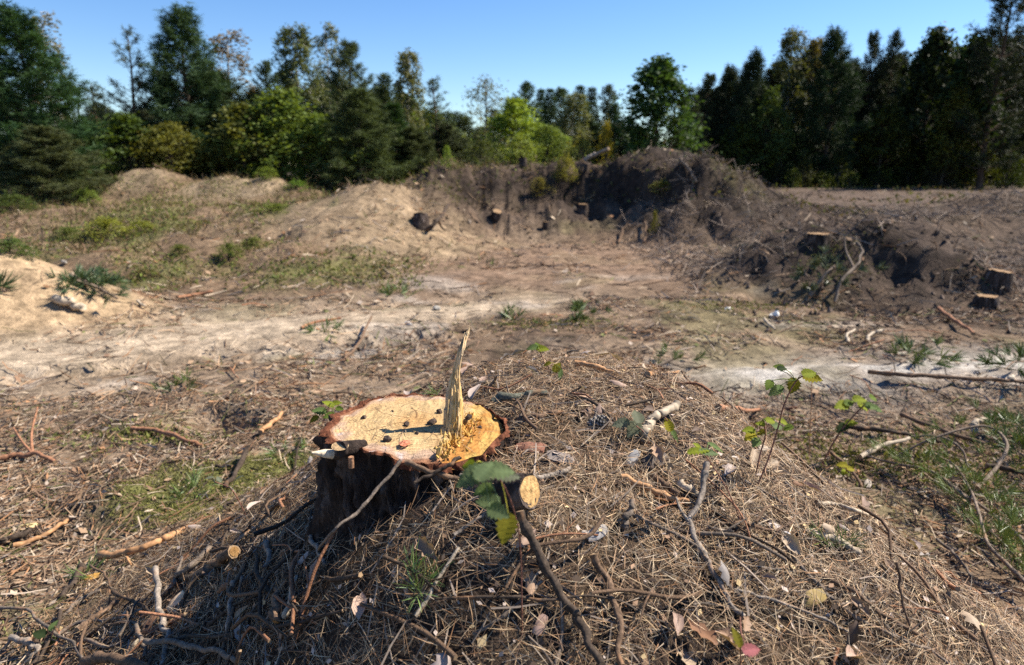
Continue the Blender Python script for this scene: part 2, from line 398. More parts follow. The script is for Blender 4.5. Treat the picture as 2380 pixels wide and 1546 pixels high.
# ------------------------------------------------------------------ trees: builders of one prototype each (height about 7 m)
def build_parts(trunk_mb, crown_mb, kind, leafmat):
    return trunk_mb.mesh(kind + '_trunk', [M_trunk]), crown_mb.mesh(kind + '_crown', [leafmat], smooth=False)
def colvar(n, g, base=(1, 1, 1), v=0.35, yel=0.25):
    k = g.uniform(1 - v, 1 + v, (n, 1)); y = g.uniform(0, yel, (n, 1))
    return np.asarray(base) * k * np.concatenate([1 + y, 1 + 0.5 * y, 1 - y], 1)
def make_pine(seed, dense=1.0, rad=1.7, low=0.10, H=7.0, up=0.6):
    g = np.random.default_rng(seed); T = MB(); C = MB()
    zz = np.linspace(0, H, 14); px = 0.06 * np.sin(zz * 0.7 + seed) ; py = 0.06 * np.cos(zz * 0.6 + seed)
    axis_ = np.stack([px, py, zz], 1); tube(T, axis_, np.linspace(0.085, 0.012, 14), 7, rough=0.1, seed=seed)
    z = low * H; P = []; D = []
    while z < H * 0.985:
        f = z / H; nb = g.integers(4, 7)
        Lmax = rad * (1 - f) ** 0.62 * (0.55 + 0.45 * ss(0.0, 0.3, f)) + 0.10
        a0 = g.uniform(0, 6.28)
        for k in range(nb):
            if g.random() > 0.75 * dense + 0.12: continue
            a = a0 + k * 6.28 / nb + g.uniform(-.35, .35); L = Lmax * g.uniform(0.55, 1.12)
            el = up * (0.2 + 1.3 * f) + g.uniform(-0.12, 0.2)
            s = np.linspace(0, 1, 6)[:, None]
            h = np.array([math.cos(a), math.sin(a), 0])
            cx = np.interp(z, zz, px); cy = np.interp(z, zz, py)
            br = np.array([cx, cy, z]) + h * L * s * math.cos(el) + np.array([0, 0, 1]) * (L * math.sin(el) * s + 0.22 * L * s ** 2.2)
            tube(T, br, np.linspace(0.022 * (1 - f) + 0.008, 0.005, 6), 3)
            n = int((6 + L * 22) * dense)
            q = g.uniform(0.25 if L > .5 else 0.05, 1.0, n) ** 0.8
            base = np.stack([np.interp(q, s[:, 0], br[:, c]) for c in range(3)], 1)
            side = np.array([-h[1], h[0], 0]); lat = g.normal(0, 0.2, (n, 1)) * L * (1.15 - q[:, None])
            base = base + side * lat + h * np.abs(lat) * 0.35 + np.array([0, 0, 1]) * (np.abs(lat) * 0.25 + g.normal(0, 0.04 if dense < 1.3 else 0.13, (n, 1)))
            P.append(base); D.append(np.broadcast_to(unit(h * 0.8 + np.array([0, 0, .75])), base.shape))
        z += g.uniform(0.20, 0.33)
    P = np.concatenate(P); D = np.concatenate(D); m = 7
    tone = g.uniform(0.72, 1.25, (len(P), 1))
    P = np.repeat(P, m, 0); D = np.repeat(D, m, 0); tone = np.repeat(tone, m, 0); n = len(P)
    d = unit(D * 0.55 + rdir(n, g))
    ribbons(C, P - d * 0.02, d, rdir(n, g), g.uniform(0.12, 0.24, n), g.uniform(0.03, 0.055, n), 1, col=colvar(n, g, v=.2) * tone)
    return build_parts(T, C, 'pine', M_needle)
def make_spruce(seed, rad=1.5, H=7.0, dense=1.0):
    g = np.random.default_rng(seed); T = MB(); C = MB()
    tube(T, spline([(0, 0, 0), (0.03, 0, H * .5), (0, 0, H)], 8), np.linspace(0.09, 0.01, 8), 6)
    P = []; D = []; z = 0.03 * H
    while z < H * 0.99:
        f = z / H; Lmax = rad * (1 - f) ** 0.95 + 0.06; nb = 7
        a0 = g.uniform(0, 6.28)
        for k in range(nb):
            a = a0 + k * 6.28 / nb + g.uniform(-.3, .3); L = Lmax * g.uniform(0.7, 1.1); h = np.array([math.cos(a), math.sin(a), 0])
            n = int((4 + 15 * L) * dense); q = g.uniform(0.15, 1, n)[:, None]
            side = np.array([-h[1], h[0], 0]); lat = g.normal(0, .22, (n, 1)) * L * (1.1 - q)
            dz = -0.25 * L * q + 0.16 * L * q ** 2.5 + 0.1 * f * L
            P.append(np.array([0, 0, z]) + h * L * q + side * lat + np.array([0, 0, 1]) * (dz - np.abs(lat) * .3 + g.normal(0, .03, (n, 1))))
            D.append(np.broadcast_to(unit(h + np.array([0, 0, -0.1 + f])), (n, 3)))
        z += g.uniform(0.16, 0.25)
    P = np.concatenate(P); D = np.concatenate(D); m = 5; tone = np.repeat(g.uniform(.7, 1.25, (len(P), 1)), m, 0)
    P = np.repeat(P, m, 0); D = np.repeat(D, m, 0); n = len(P); d = unit(D * 0.9 + rdir(n, g) * 0.9)
    ribbons(C, P, d, rdir(n, g), g.uniform(.14, .26, n), g.uniform(.035, .06, n), 1, col=colvar(n, g, v=.2) * tone)
    return build_parts(T, C, 'spruce', M_needle)
def make_broad(seed, H=6.0, rad=1.6, low=0.12, nclump=85, leaves=62, leaf=0.15, spread=0.30, conic=0.4):
    g = np.random.default_rng(seed); T = MB(); C = MB()
    tp = spline([(0, 0, 0), (g.normal(0, .08), g.normal(0, .08), H * .4), (g.normal(0, .15), g.normal(0, .15), H * .9)], 9)
    tube(T, tp, np.linspace(0.09, 0.012, 9), 6, rough=.1)
    P = []; N_ = []; tone = []
    lead = [(g.uniform(0, 6.28), g.uniform(.15, .8) * rad, g.uniform(.55, 1.08)) for _ in range(9)]
    for k in range(nclump + 27):
        f = g.uniform(0, 1) ** 0.85; a = g.uniform(0, 6.28)
        prof = max(0.0, math.sin(min(1, f * 1.02) ** (0.55 + conic * .3) * 3.1415)) ** 0.6 * (1 - conic * f)
        rr = rad * max(prof, 0.08) * g.uniform(0.35, 1.05) ** 0.6 * (1 + .25 * math.sin(a * 3 + seed + f * 5))
        z = H * (low + (0.97 - low) * f)
        if k >= nclump:
            la, lr, lh = lead[(k - nclump) // 3]; q3 = (k - nclump) % 3; rr = lr * (1 - .1 * q3); a = la; z = H * (lh * (1 - .45 * lr / rad)) + .28 * q3
        c = np.array([rr * math.cos(a), rr * math.sin(a), z])
        tz = max(0.1, z - rr * 0.8); st = np.array([np.interp(tz, tp[:, 2], tp[:, 0]), np.interp(tz, tp[:, 2], tp[:, 1]), tz])
        tube(T, spline([st, (st + c) / 2 + np.array([0, 0, .08]), c], 4), np.linspace(0.02, 0.005, 4), 3)
        n = int(leaves * g.uniform(.7, 1.5)); sp = spread * g.uniform(.5, 1.3) * (1 - .4 * f) * (.45 if k >= nclump else 1); n = n // 3 if k >= nclump else n
        P.append(c + g.normal(0, 1, (n, 3)) * np.array([sp, sp, sp * 1.05])); tone.append(np.full((n, 1), g.uniform(.75, 1.25)))
    P = np.concatenate(P); tone = np.concatenate(tone); n = len(P)
    d = unit(rdir(n, g) + np.array([0, 0, -0.4])); L = leaf * g.uniform(.6, 1.3, n)
    diamonds(C, P, d, rdir(n, g), L, L * .75, colvar(n, g, v=.22) * tone)
    return build_parts(T, C, 'broadleaf', M_leaf)
def make_birch(seed, H=8.0, rad=0.9, nb=70, leaf=0.10, per=70):
    g = np.random.default_rng(seed); T = MB(); C = MB()
    tp = spline([(0, 0, 0), (.06, .03, H * .5), (g.normal(0, .1), g.normal(0, .1), H)], 10); tube(T, tp, np.linspace(.06, .008, 10), 6)
    P = []
    for k in range(nb):
        f = 0.2 + 0.8 * (k + g.random()) / nb; z = H * f; a = g.uniform(0, 6.28)
        L = rad * (1.15 - f) ** 0.5 * (0.4 + .6 * ss(.2, .4, f)) * g.uniform(.6, 1.15); h = np.array([math.cos(a), math.sin(a), 0])
        st = np.array([np.interp(z, tp[:, 2], tp[:, 0]), np.interp(z, tp[:, 2], tp[:, 1]), z])
        b_ = spline([st, st + h * L * .6 + np.array([0, 0, .35 * L]), st + h * L + np.array([0, 0, -.1 * L]), st + h * L * 1.1 + np.array([0, 0, -.7 * L])], 8)
        tube(T, b_, np.linspace(.012, .003, 8), 3)
        n = int(per * g.uniform(.4, 1.3)); q = g.uniform(.3, 1, n)
        P.append(np.stack([np.interp(q, np.linspace(0, 1, 8), b_[:, c]) for c in range(3)], 1) + g.normal(0, .09, (n, 3)) - np.array([0, 0, 1]) * np.abs(g.normal(0, .14, (n, 1))))
    P = np.concatenate(P); n = len(P); L = leaf * g.uniform(.6, 1.3, n)
    diamonds(C, P, unit(rdir(n, g) + np.array([0, 0, -.8])), rdir(n, g), L, L * .8, colvar(n, g, v=.3))
    return build_parts(T, C, 'birch', M_leaf)
PROTO = {
    'pine': [make_pine(1), make_pine(2, 1.1, 1.5), make_pine(3, 0.9, 1.9)],
    'densepine': [make_pine(11, 1.7, 1.7, .04), make_pine(12, 1.6, 1.55, .05)],
    'thinpine': [make_pine(21, 0.55, 1.3, .2), make_pine(22, 0.5, 1.5, .22)],
    'spruce': [make_spruce(31), make_spruce(32, 1.2)],
    'broad': [make_broad(41), make_broad(42, rad=1.8, conic=.25), make_broad(43, rad=1.4, conic=.55)],
    'oak': [make_broad(44, H=6.5, rad=1.7, conic=.5, nclump=130, leaf=.17, spread=.27)],
    'sparsebroad': [make_broad(45, nclump=60, leaves=26, spread=.33, leaf=.10)],
    'birch': [make_birch(51, nb=95, per=95), make_birch(52, nb=100, per=105)],
    'thinbirch': [make_birch(53, per=48, nb=70), make_birch(54, per=40, nb=75, rad=.75)],
    'bush': [make_broad(61, H=2.0, rad=1.1, low=.0, nclump=55, leaves=50, leaf=.085, spread=.2, conic=.2), make_broad(62, H=2.0, rad=1.0, low=.0, nclump=45, leaves=45, leaf=.08, spread=.2, conic=.5)],
}
PH = {'pine': (7, 1.15), 'densepine': (7, 1.1), 'thinpine': (7, 0.95), 'spruce': (7, 1.0), 'broad': (6, 1.35), 'oak': (6.4, 1.4), 'sparsebroad': (6, 1.4), 'birch': (8.1, .8), 'thinbirch': (8.1, .75), 'bush': (2.05, 1.1)}
GREEN = {'pine': (0.050, 0.080, 0.042), 'densepine': (0.036, 0.066, 0.038), 'thinpine': (0.060, 0.088, 0.058), 'spruce': (0.032, 0.056, 0.034),
         'broad': (0.10, 0.135, 0.035), 'oak': (0.045, 0.080, 0.026), 'sparsebroad': (0.075, 0.095, 0.045), 'birch': (0.095, 0.115, 0.045), 'thinbirch': (0.105, 0.115, 0.070), 'bush': (0.10, 0.14, 0.03)}
BARK = {'birch': (0.42, 0.40, 0.37), 'thinbirch': (0.42, 0.40, 0.37), 'pine': (0.10, 0.065, 0.045), 'thinpine': (0.16, 0.095, 0.06)}
NAMES = {'pine': 'pine_tree', 'densepine': 'pine_tree', 'thinpine': 'pine_tree', 'spruce': 'spruce_tree', 'broad': 'broadleaf_tree', 'oak': 'broadleaf_tree', 'sparsebroad': 'broadleaf_tree', 'birch': 'birch_tree', 'thinbirch': 'birch_tree', 'bush': 'bush'}
tcount = [0]
def plant(kind, x, y, H, half, label, group=None, tint=None, cat=None):
    k = tcount[0]; tcount[0] += 1; g = np.random.default_rng(900 + k)
    tm, cm = PROTO[kind][k % len(PROTO[kind])]
    h0, r0 = PH[kind]
    e = empty(NAMES[kind], (x, y, hz(x, y) - 0.05), g.uniform(0, 6.28))
    e.scale = (half / r0, half / r0, H / h0)
    tag(e, label, cat or ('bush' if kind == 'bush' else 'tree'), group)
    gc = tint or GREEN[kind]; gain = 0.72 if (group and 'right' in group) or group == GR else 1.15; gc = tuple(c * g.uniform(.92, 1.18) * gain * q_ for c, q_ in zip(gc, (1.06, 1.0, .9)))  # right wood's leaf colour dimmed to deepen its backlit shade
    link('stem' if kind == 'bush' else 'trunk', tm, e, BARK.get(kind, (0.09, 0.07, 0.055)))
    link('foliage' if kind == 'bush' else 'crown', cm, e, gc)
    return e
def tree(kind, u, vtop, y, halfpx, label, group=None, tint=None):
    p = at_y(u, vtop, y); z0 = hz(p[0], y) - .05
    return plant(kind, p[0], y, max(0.4, p[2] - z0), halfpx / FPX * y * (1.08 if 'pine' in kind or kind == 'broad' else 1.25), label, group, tint)
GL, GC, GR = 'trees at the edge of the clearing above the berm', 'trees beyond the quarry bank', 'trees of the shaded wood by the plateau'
# left wood, front trees
tree('densepine', 28, 28, 15.0, 118, 'tall dark pine cut off by the picture edge at far left', GL)
tree('thinbirch', 88, 18, 18.0, 45, 'sparse pale birch rising behind the pine at the far left edge', GL)
tree('densepine', 95, 300, 13.8, 105, 'low grey-green pine bush-shaped at the foot of the far left pine', GL, (0.062, 0.082, 0.05))
tree('thinpine', 172, 200, 17.0, 62, 'small thin-branched pine right of the far left pine', GL)
tree('thinpine', 215, 195, 18.5, 60, 'short wispy pine whose top stands level with its twin, far left', GL)
tree('thinpine', 288, 68, 17.5, 62, 'tall thin pine standing alone against the sky on the left', GL)
tree('broad', 292, 268, 16.6, 82, 'round green broadleaf tree below the tall thin pine', GL, (0.07, 0.105, 0.03))
tree('broad', 392, 285, 16.4, 62, 'small yellowish broadleaf tree in front of the tallest dense pine', GL, (0.12, 0.115, 0.035))
tree('densepine', 420, 26, 18.0, 98, 'tallest dense dark pine in the left wood', GL)
tree('thinbirch', 520, 62, 19.5, 58, 'rusty-leaved birch behind the tallest dense pine', GL, (0.115, 0.088, 0.050))
tree('densepine', 500, 175, 18.6, 105, 'broad dark pine beneath the rusty birch', GL)
tree('broad', 560, 240, 16.8, 85, 'olive broadleaf tree between dense pine and yellow-green tree', GL, (0.095, 0.105, 0.033))
tree('pine', 618, 148, 19.0, 50, 'rounded pine left of the full green birch', GL)
tree('birch', 684, 56, 20.5, 46, 'full green birch, highest leafy crown in the left wood', GL, (0.085, 0.115, 0.05))
tree('thinbirch', 758, 52, 21.5, 42, 'bare-looking pale birch just right of the full green birch', GL)
tree('broad', 650, 212, 17.0, 92, 'yellow-green broadleaf tree, brightest of the left wood', GL, (0.100, 0.135, 0.036))
tree('broad', 735, 265, 16.6, 75, 'yellow-green broadleaf tree with branches hanging over the bare sand', GL, (0.085, 0.125, 0.032))
tree('pine', 812, 104, 18.5, 76, 'dark pine with pointed top right of the bare-looking birch', GL)
tree('densepine', 830, 215, 16.4, 92, 'grey-olive dense pine reaching down to the grass', GL, (0.068, 0.082, 0.042))
tree('pine', 890, 172, 19.5, 52, 'dark pine between grey-olive pine and the hanging birch', GL)
tree('birch', 946, 114, 20.5, 36, 'slender hanging birch at the right end of the left wood', GL, (0.11, 0.12, 0.06))
tree('spruce', 915, 235, 17.8, 62, 'deep green spruce under the slender hanging birch', GL, (0.028, 0.065, 0.026))
tree('thinpine', 1008, 180, 21.0, 52, 'last thin pine of the left wood beside the sky gap', GL)
tree('densepine', 960, 300, 17.4, 62, 'low dense pine at the left end of the quarry bank', GL, (0.05, 0.075, 0.04))
tree('densepine', 1035, 290, 19.0, 55, 'low pine filling the gap left of the lime tree', GL, (0.045, 0.068, 0.036))
# left wood, second rank closing the gaps
for u, v_, y in ((-60, 120, 20), (20, 235, 21), (130, 290, 20), (225, 300, 21), (330, 300, 22), (380, 220, 22), (455, 230, 23), (560, 290, 21), (600, 240, 23), (680, 230, 23), (745, 230, 23), (790, 250, 22), (870, 260, 23), (940, 260, 22), (1000, 300, 23), (1055, 300, 25)):
    tree(('densepine', 'broad', 'pine')[int(u) % 3], u, v_ - 35 + rng.uniform(-25, 15), y, 80, 'tree in the second rank, half hidden behind the front trees of the left wood', 'second rank trees of the left wood', ((0.035, 0.058, 0.034), (0.07, 0.095, 0.035), (0.048, 0.07, 0.04))[int(u) % 3])
# trees beyond the bank
tree('sparsebroad', 1128, 178, 26.0, 66, 'grey-green loose-leaved tree left of the lime-green tree', GC, (0.085, 0.10, 0.055))
tree('broad', 1196, 232, 21.0, 62, 'bright lime-green young tree on top of the bank', GC, (0.15, 0.215, 0.045))
tree('broad', 1272, 290, 20.0, 50, 'lime-green low tree right of the bright lime-green tree', GC, (0.125, 0.17, 0.055))
tree('birch', 1334, 215, 24.0, 34, 'pale upright birch beyond the bank', GC, (0.10, 0.12, 0.06))
tree('bush', 1410, 283, 19.5, 24, 'small yellow-green sapling left of the dark oak', GC, (0.20, 0.21, 0.03))
tree('bush', 1345, 320, 18.5, 34, 'low light green bush at the edge of the bank', GC, (0.15, 0.19, 0.05))
tree('bush', 1205, 318, 18.5, 48, 'green bush growing under the lime-green tree', GC, (0.15, 0.20, 0.05))
tree('bush', 1120, 325, 18.0, 45, 'dark green bush left of the lime-green tree', GC, (0.06, 0.09, 0.03))
tree('oak', 1540, 138, 19.0, 72, 'dark oak with a tapering crown above the quarry bank', GC, (0.040, 0.075, 0.026))
for k, (u, v_, y) in enumerate(((1215, 186, 42), (1245, 205, 44), (1275, 212, 40), (1305, 206, 46), (1345, 196, 40), (1382, 205, 44), (1412, 205, 42), (1440, 226, 38), (1465, 260, 36), (1180, 225, 42), (1090, 265, 40), (1140, 250, 44), (1060, 285, 40))):
    tree('spruce' if k % 3 else 'pine', u + rng.uniform(-12, 12), v_ + rng.uniform(-6, 14), y, 30 + 22 * rng.random(), 'distant dark conifer in the row far beyond the quarry bank', 'distant conifers beyond the bank')
for k, (u, v_, y) in enumerate(((1230, 290, 34), (1300, 285, 33), (1370, 280, 32), (1430, 290, 31), (1490, 300, 30), (1120, 300, 32), (1060, 320, 30))):
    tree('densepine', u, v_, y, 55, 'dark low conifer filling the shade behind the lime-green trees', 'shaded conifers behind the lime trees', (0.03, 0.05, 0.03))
# right wood
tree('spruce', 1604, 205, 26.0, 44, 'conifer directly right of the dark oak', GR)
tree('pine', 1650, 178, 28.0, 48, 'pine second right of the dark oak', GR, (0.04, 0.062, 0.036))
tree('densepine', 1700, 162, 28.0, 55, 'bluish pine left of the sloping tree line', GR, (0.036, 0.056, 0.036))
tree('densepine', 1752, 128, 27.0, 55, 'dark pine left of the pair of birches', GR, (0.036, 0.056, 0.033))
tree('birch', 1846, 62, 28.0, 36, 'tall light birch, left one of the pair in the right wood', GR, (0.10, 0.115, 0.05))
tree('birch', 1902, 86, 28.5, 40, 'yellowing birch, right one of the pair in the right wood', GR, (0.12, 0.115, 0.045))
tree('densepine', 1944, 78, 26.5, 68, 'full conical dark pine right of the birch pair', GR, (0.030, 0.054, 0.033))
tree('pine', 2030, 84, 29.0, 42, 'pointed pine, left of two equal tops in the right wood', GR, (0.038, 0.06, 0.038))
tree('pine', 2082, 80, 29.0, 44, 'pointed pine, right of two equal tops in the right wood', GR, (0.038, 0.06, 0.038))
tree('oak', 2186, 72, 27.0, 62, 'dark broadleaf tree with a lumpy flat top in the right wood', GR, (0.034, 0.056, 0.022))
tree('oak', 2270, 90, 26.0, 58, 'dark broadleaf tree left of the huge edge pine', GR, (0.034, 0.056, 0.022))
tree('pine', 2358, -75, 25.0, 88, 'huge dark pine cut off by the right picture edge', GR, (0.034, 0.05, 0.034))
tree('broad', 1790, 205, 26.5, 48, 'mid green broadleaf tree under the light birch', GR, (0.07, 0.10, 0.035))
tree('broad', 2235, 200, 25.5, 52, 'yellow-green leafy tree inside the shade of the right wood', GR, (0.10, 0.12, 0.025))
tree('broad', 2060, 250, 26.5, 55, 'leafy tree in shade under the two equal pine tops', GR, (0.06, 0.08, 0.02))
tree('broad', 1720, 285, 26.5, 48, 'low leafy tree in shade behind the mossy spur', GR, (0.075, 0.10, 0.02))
rr_ = np.random.default_rng(77)
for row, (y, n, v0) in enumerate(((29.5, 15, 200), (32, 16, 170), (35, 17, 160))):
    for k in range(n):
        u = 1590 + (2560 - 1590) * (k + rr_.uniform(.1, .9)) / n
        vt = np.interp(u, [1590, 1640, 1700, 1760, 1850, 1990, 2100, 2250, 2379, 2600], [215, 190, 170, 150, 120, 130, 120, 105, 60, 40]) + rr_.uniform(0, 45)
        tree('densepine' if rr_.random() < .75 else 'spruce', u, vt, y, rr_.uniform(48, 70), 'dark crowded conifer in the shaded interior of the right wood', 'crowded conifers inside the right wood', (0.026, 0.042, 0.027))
for k in range(16):
    u = 1780 + 620 * (k + rr_.uniform(.1, .9)) / 16
    tree('bush', u, rr_.uniform(345, 405), rr_.uniform(24.5, 26.5), rr_.uniform(16, 38), 'small sapling in the dark edge of the right wood', 'saplings along the right wood', (0.10, 0.13, 0.02) if k % 2 else (0.05, 0.065, 0.02))
# shrubs on the berm and the bank
for u, vb, hpx, wpx, lab, ti in (
    (200, 475, 40, 40, 'light green leafy bush on the crest of the berm', (0.11, 0.14, 0.045)), (250, 555, 55, 70, 'bright yellow-green bush in the middle of the berm', (0.19, 0.22, 0.045)),
    (330, 545, 40, 45, 'yellow-green bush right of the brightest berm bush', (0.16, 0.19, 0.04)), (160, 560, 40, 45, 'olive bush on the berm above the sand pile', (0.11, 0.13, 0.05)),
    (535, 605, 50, 40, 'dark green bush alone on the berm slope', (0.09, 0.13, 0.035)), (420, 590, 30, 40, 'small olive bush low on the berm slope', (0.12, 0.13, 0.04)),
    (30, 590, 50, 55, 'grass-green bush at the left picture edge behind the sand pile', (0.075, 0.11, 0.035)), (620, 415, 30, 34, 'bright green bush at the foot of the yellow-green tree', (0.13, 0.20, 0.04)),
    (690, 440, 26, 30, 'dark green bush at the end of the bare sand slope', (0.10, 0.17, 0.03)), (640, 490, 22, 60, 'strip of low green growth below the bare sand slope', (0.13, 0.17, 0.045)),
    (30, 490, 45, 60, 'shaded yellow-leaved bush under the far left pine', (0.06, 0.075, 0.025)), (435, 405, 35, 25, 'small bright bush beside the pointed dirt mound', (0.12, 0.19, 0.04)),
    (590, 570, 26, 40, 'low olive plant uphill of the lone berm bush', (0.12, 0.13, 0.045)), (820, 600, 18, 22, 'small green plant on the pale sandy hump', (0.09, 0.12, 0.04)), (340, 640, 24, 50, 'flat olive growth at the foot of the berm', (0.11, 0.11, 0.05)),
    (1040, 382, 45, 18, 'thin yellow sapling on the left lip of the bank', (0.16, 0.21, 0.04)), (1315, 415, 55, 30, 'yellow-leaved shoot hanging over the bank lip', (0.14, 0.17, 0.035)),
    (1255, 450, 40, 36, 'yellow-leaved shrub clinging to the bank face', (0.13, 0.155, 0.035)), (1540, 440, 26, 36, 'yellow-leaved shoot in the shade of the spur', (0.13, 0.16, 0.035)),
    (1520, 545, 60, 14, 'thin yellow sprig at the foot of the spur', (0.12, 0.15, 0.035)), (1800, 430, 14, 34, 'yellowish weed clump where spur meets plateau', (0.18, 0.17, 0.05))):
    p = hit(u, vb); plant('bush', p[0], p[1], hpx / FPX * p[1], wpx / FPX * p[1], lab, 'shrubs on the berm and the bank', ti)
# ------------------------------------------------------------------ the fresh stump
SX, SY, SZ = -0.206, 1.365, 0.722
M_bark, t, b = newmat('stump_bark')
v = mapping(t, (1, 1, 0.35)); n1 = noise(t, 30, 6, 0.65, v); n2 = noise(t, 130, 4, 0.6, v); n3 = noise(t, 11, 3, 0.6, v)
c = ramp(t, n1, [(0.30, (0.014, 0.010, 0.008)), (0.50, (0.055, 0.042, 0.035)), (0.64, (0.15, 0.125, 0.11)), (0.82, (0.27, 0.24, 0.22))])
c = mixc(t, c, ramp(t, n3, [(0.35, (0.6, 0.55, 0.52)), (0.65, (1.1, 1.0, 0.95))]), 1.0, 'MULTIPLY')
setc(t, b, c, 0.9, 0.15); mm = t.nodes.new('ShaderNodeMath'); t.links.new(n1, mm.inputs[0]); t.links.new(n2, mm.inputs[1]); bumpn(t, b, mm.outputs[0], 0.9, 0.012)
M_ring, t, b = newmat('cut_bark_ring')
n1 = noise(t, 90, 5, 0.7, mapping(t)); n2 = noise(t, 22, 4, .6, mapping(t))
c = ramp(t, n1, [(0.3, (0.035, 0.013, 0.009)), (0.5, (0.15, 0.054, 0.028)), (0.7, (0.25, 0.105, 0.058))])
c = mixc(t, c, ramp(t, n2, [(0.35, 0.6), (0.65, 1.15)]), 1.0, 'MULTIPLY'); setc(t, b, c, 0.9, 0.1); bumpn(t, b, n1, 1.0, 0.006)
M_wood, t, b = newmat('cut_pine_wood')
tc = t.nodes.new('ShaderNodeTexCoord').outputs['Object']
wv = t.nodes.new('ShaderNodeTexWave'); wv.wave_type = 'RINGS'; wv.rings_direction = 'Z'; wv.inputs['Scale'].default_value = 42; wv.inputs['Distortion'].default_value = 4.5
wv.inputs['Detail'].default_value = 2; wv.inputs['Detail Scale'].default_value = 1.0; t.links.new(tc, wv.inputs['Vector'])
n1 = noise(t, 150, 4, 0.7, mapping(t, (1, 0.25, 1), rot=(0, 0, 0.35))); n2 = noise(t, 14, 4, .6, tc); n3 = noise(t, 320, 3, 0.7, tc)
c = mixc(t, attr_col(t), ramp(t, wv.outputs['Fac'], [(0.0, 0.80), (0.5, 1.0), (1.0, 1.03)]), 1.0, 'MULTIPLY')
c = mixc(t, c, ramp(t, n1, [(0.3, 0.66), (0.6, 1.08)]), 1.0, 'MULTIPLY'); c = mixc(t, c, ramp(t, n2, [(0.35, (0.9, 0.82, 0.75)), (0.6, (1.05, 1.03, 1.0))]), 1.0, 'MULTIPLY')
c = mixc(t, c, ramp(t, n3, [(0.32, 0.55), (0.45, 0.80)]), 1.0, 'MULTIPLY')
sw = t.nodes.new('ShaderNodeTexWave'); sw.inputs['Scale'].default_value = 26; sw.inputs['Distortion'].default_value = 1.5; t.links.new(mapping(t, (1, 1, 1), rot=(0, 0, 1.25)), sw.inputs['Vector'])
c = mixc(t, c, ramp(t, sw.outputs['Fac'], [(0.0, 0.86), (0.35, 1.0)]), 1.0, 'MULTIPLY')
setc(t, b, c, 0.85, 0.1); mm = t.nodes.new('ShaderNodeMath'); t.links.new(n1, mm.inputs[0]); t.links.new(n3, mm.inputs[1]); bumpn(t, b, mm.outputs[0], 0.6, 0.003)
M_fibre, t, b = newmat('torn_wood_fibre')
n1 = noise(t, 120, 4, 0.65, mapping(t, (1, 1, 0.08))); c = mixc(t, attr_col(t), ramp(t, n1, [(0.3, 0.6), (0.5, 1.0), (0.7, 1.15)]), 1.0, 'MULTIPLY')
setc(t, b, c, 0.9, 0.05); bumpn(t, b, n1, 0.8, 0.004)

stump = empty('tree_stump', (SX, SY, hz(SX, SY - 0.25)))
tag(stump, 'big freshly cut pine stump with a tall splinter standing on its yellow top', 'stump')
OZ = stump.location.z
NT = 240; th = np.linspace(0, 2 * np.pi, NT, endpoint=False)
cx_, sx_ = np.cos(th), np.sin(th)
def per(f, s, amp=1): return amp * vnoise(np.cos(th) * f + 50, np.sin(th) * f + 50, s)
R0 = 0.186 * (1 + 0.030 * np.cos(2 * th + 0.5) + 0.02 * np.cos(3 * th + 1.2)) + per(2.2, 3, .006) + per(6, 5, .004)
thick = 0.008 + 0.012 * np.clip(-cx_, 0, 1) + per(5, 8, .005)       # bark is thicker on the left
Rw = R0 - thick
torn = ss(0.20, 0.75, cx_ * 0.75 - sx_ * 0.6 + per(4, 12, .25))
rimz = -0.004 + per(9, 21, .003) - 0.012 * np.clip(cx_, 0, 1) - 0.030 * torn * ss(-0.2, -.8, sx_) + 0.006 * np.clip(-cx_, 0, 1)
mb = MB(); rows = []
nr = 46
for k in range(nr):
    f = k / (nr - 1); z = (SZ - OZ + rimz) * (1 - f) + (-0.30) * f
    depth = (SZ - OZ) - z
    fl = 0.045 * ss(0.05, 0.42, depth) + 0.035 * ss(0.1, .4, depth) * np.cos(5 * th + 1)
    fu = vnoise(th * 9.5 * 1.0 + 0.4 * np.sin(f * 9), np.full(NT, f * 5.5) + per(3, 7), 31)
    fu2 = vnoise(cx_ * 22 + 30, sx_ * 22 + f * 14, 33); fu3 = vnoise(cx_ * 48, sx_ * 48 + f * 34, 35)
    ridge = 0.5 - np.abs(fu) * 1.6
    rr = R0 + fl + 0.020 * np.clip(ridge, -.9, .35) + 0.009 * fu2 + 0.006 * fu3
    rows.append(np.stack([rr * cx_, rr * sx_, np.broadcast_to(z, (NT,))], 1))
V = np.concatenate(rows); i = np.arange(nr - 1)[:, None] * NT; j = np.arange(NT)[None]; j2 = (j + 1) % NT
F = np.stack([i + j, i + NT + j, i + NT + j2, i + j2], -1).reshape(-1, 4); mb.add(V, F)
link('bark', mb.mesh('stump_bark', [M_bark]), stump)
# ring of sawn bark
mb = MB(); rows = []
for k in range(7):
    f = k / 6; rr = (rows and 0) or 0
    top = V[:NT] * .6 + np.stack([R0 * cx_, R0 * sx_, V[:NT, 2]], 1) * .4; inner = np.stack([Rw * cx_, Rw * sx_, SZ - OZ + rimz * .6], 1)
    p = top * (1 - f) + inner * f; p[:, 2] += 0.004 * vnoise(p[:, 0] * 160, p[:, 1] * 160, 61) * (0.2 < f < .98) + 0.003 * math.sin(f * 3.14)
    rows.append(p)
F = np.stack([(np.arange(6)[:, None] * NT + j), (np.arange(6)[:, None] * NT + j2), (np.arange(6)[:, None] * NT + NT + j2), (np.arange(6)[:, None] * NT + NT + j)], -1).reshape(-1, 4)
mb.add(np.concatenate(rows), F); link('bark_ring', mb.mesh('bark_ring', [M_ring]), stump)
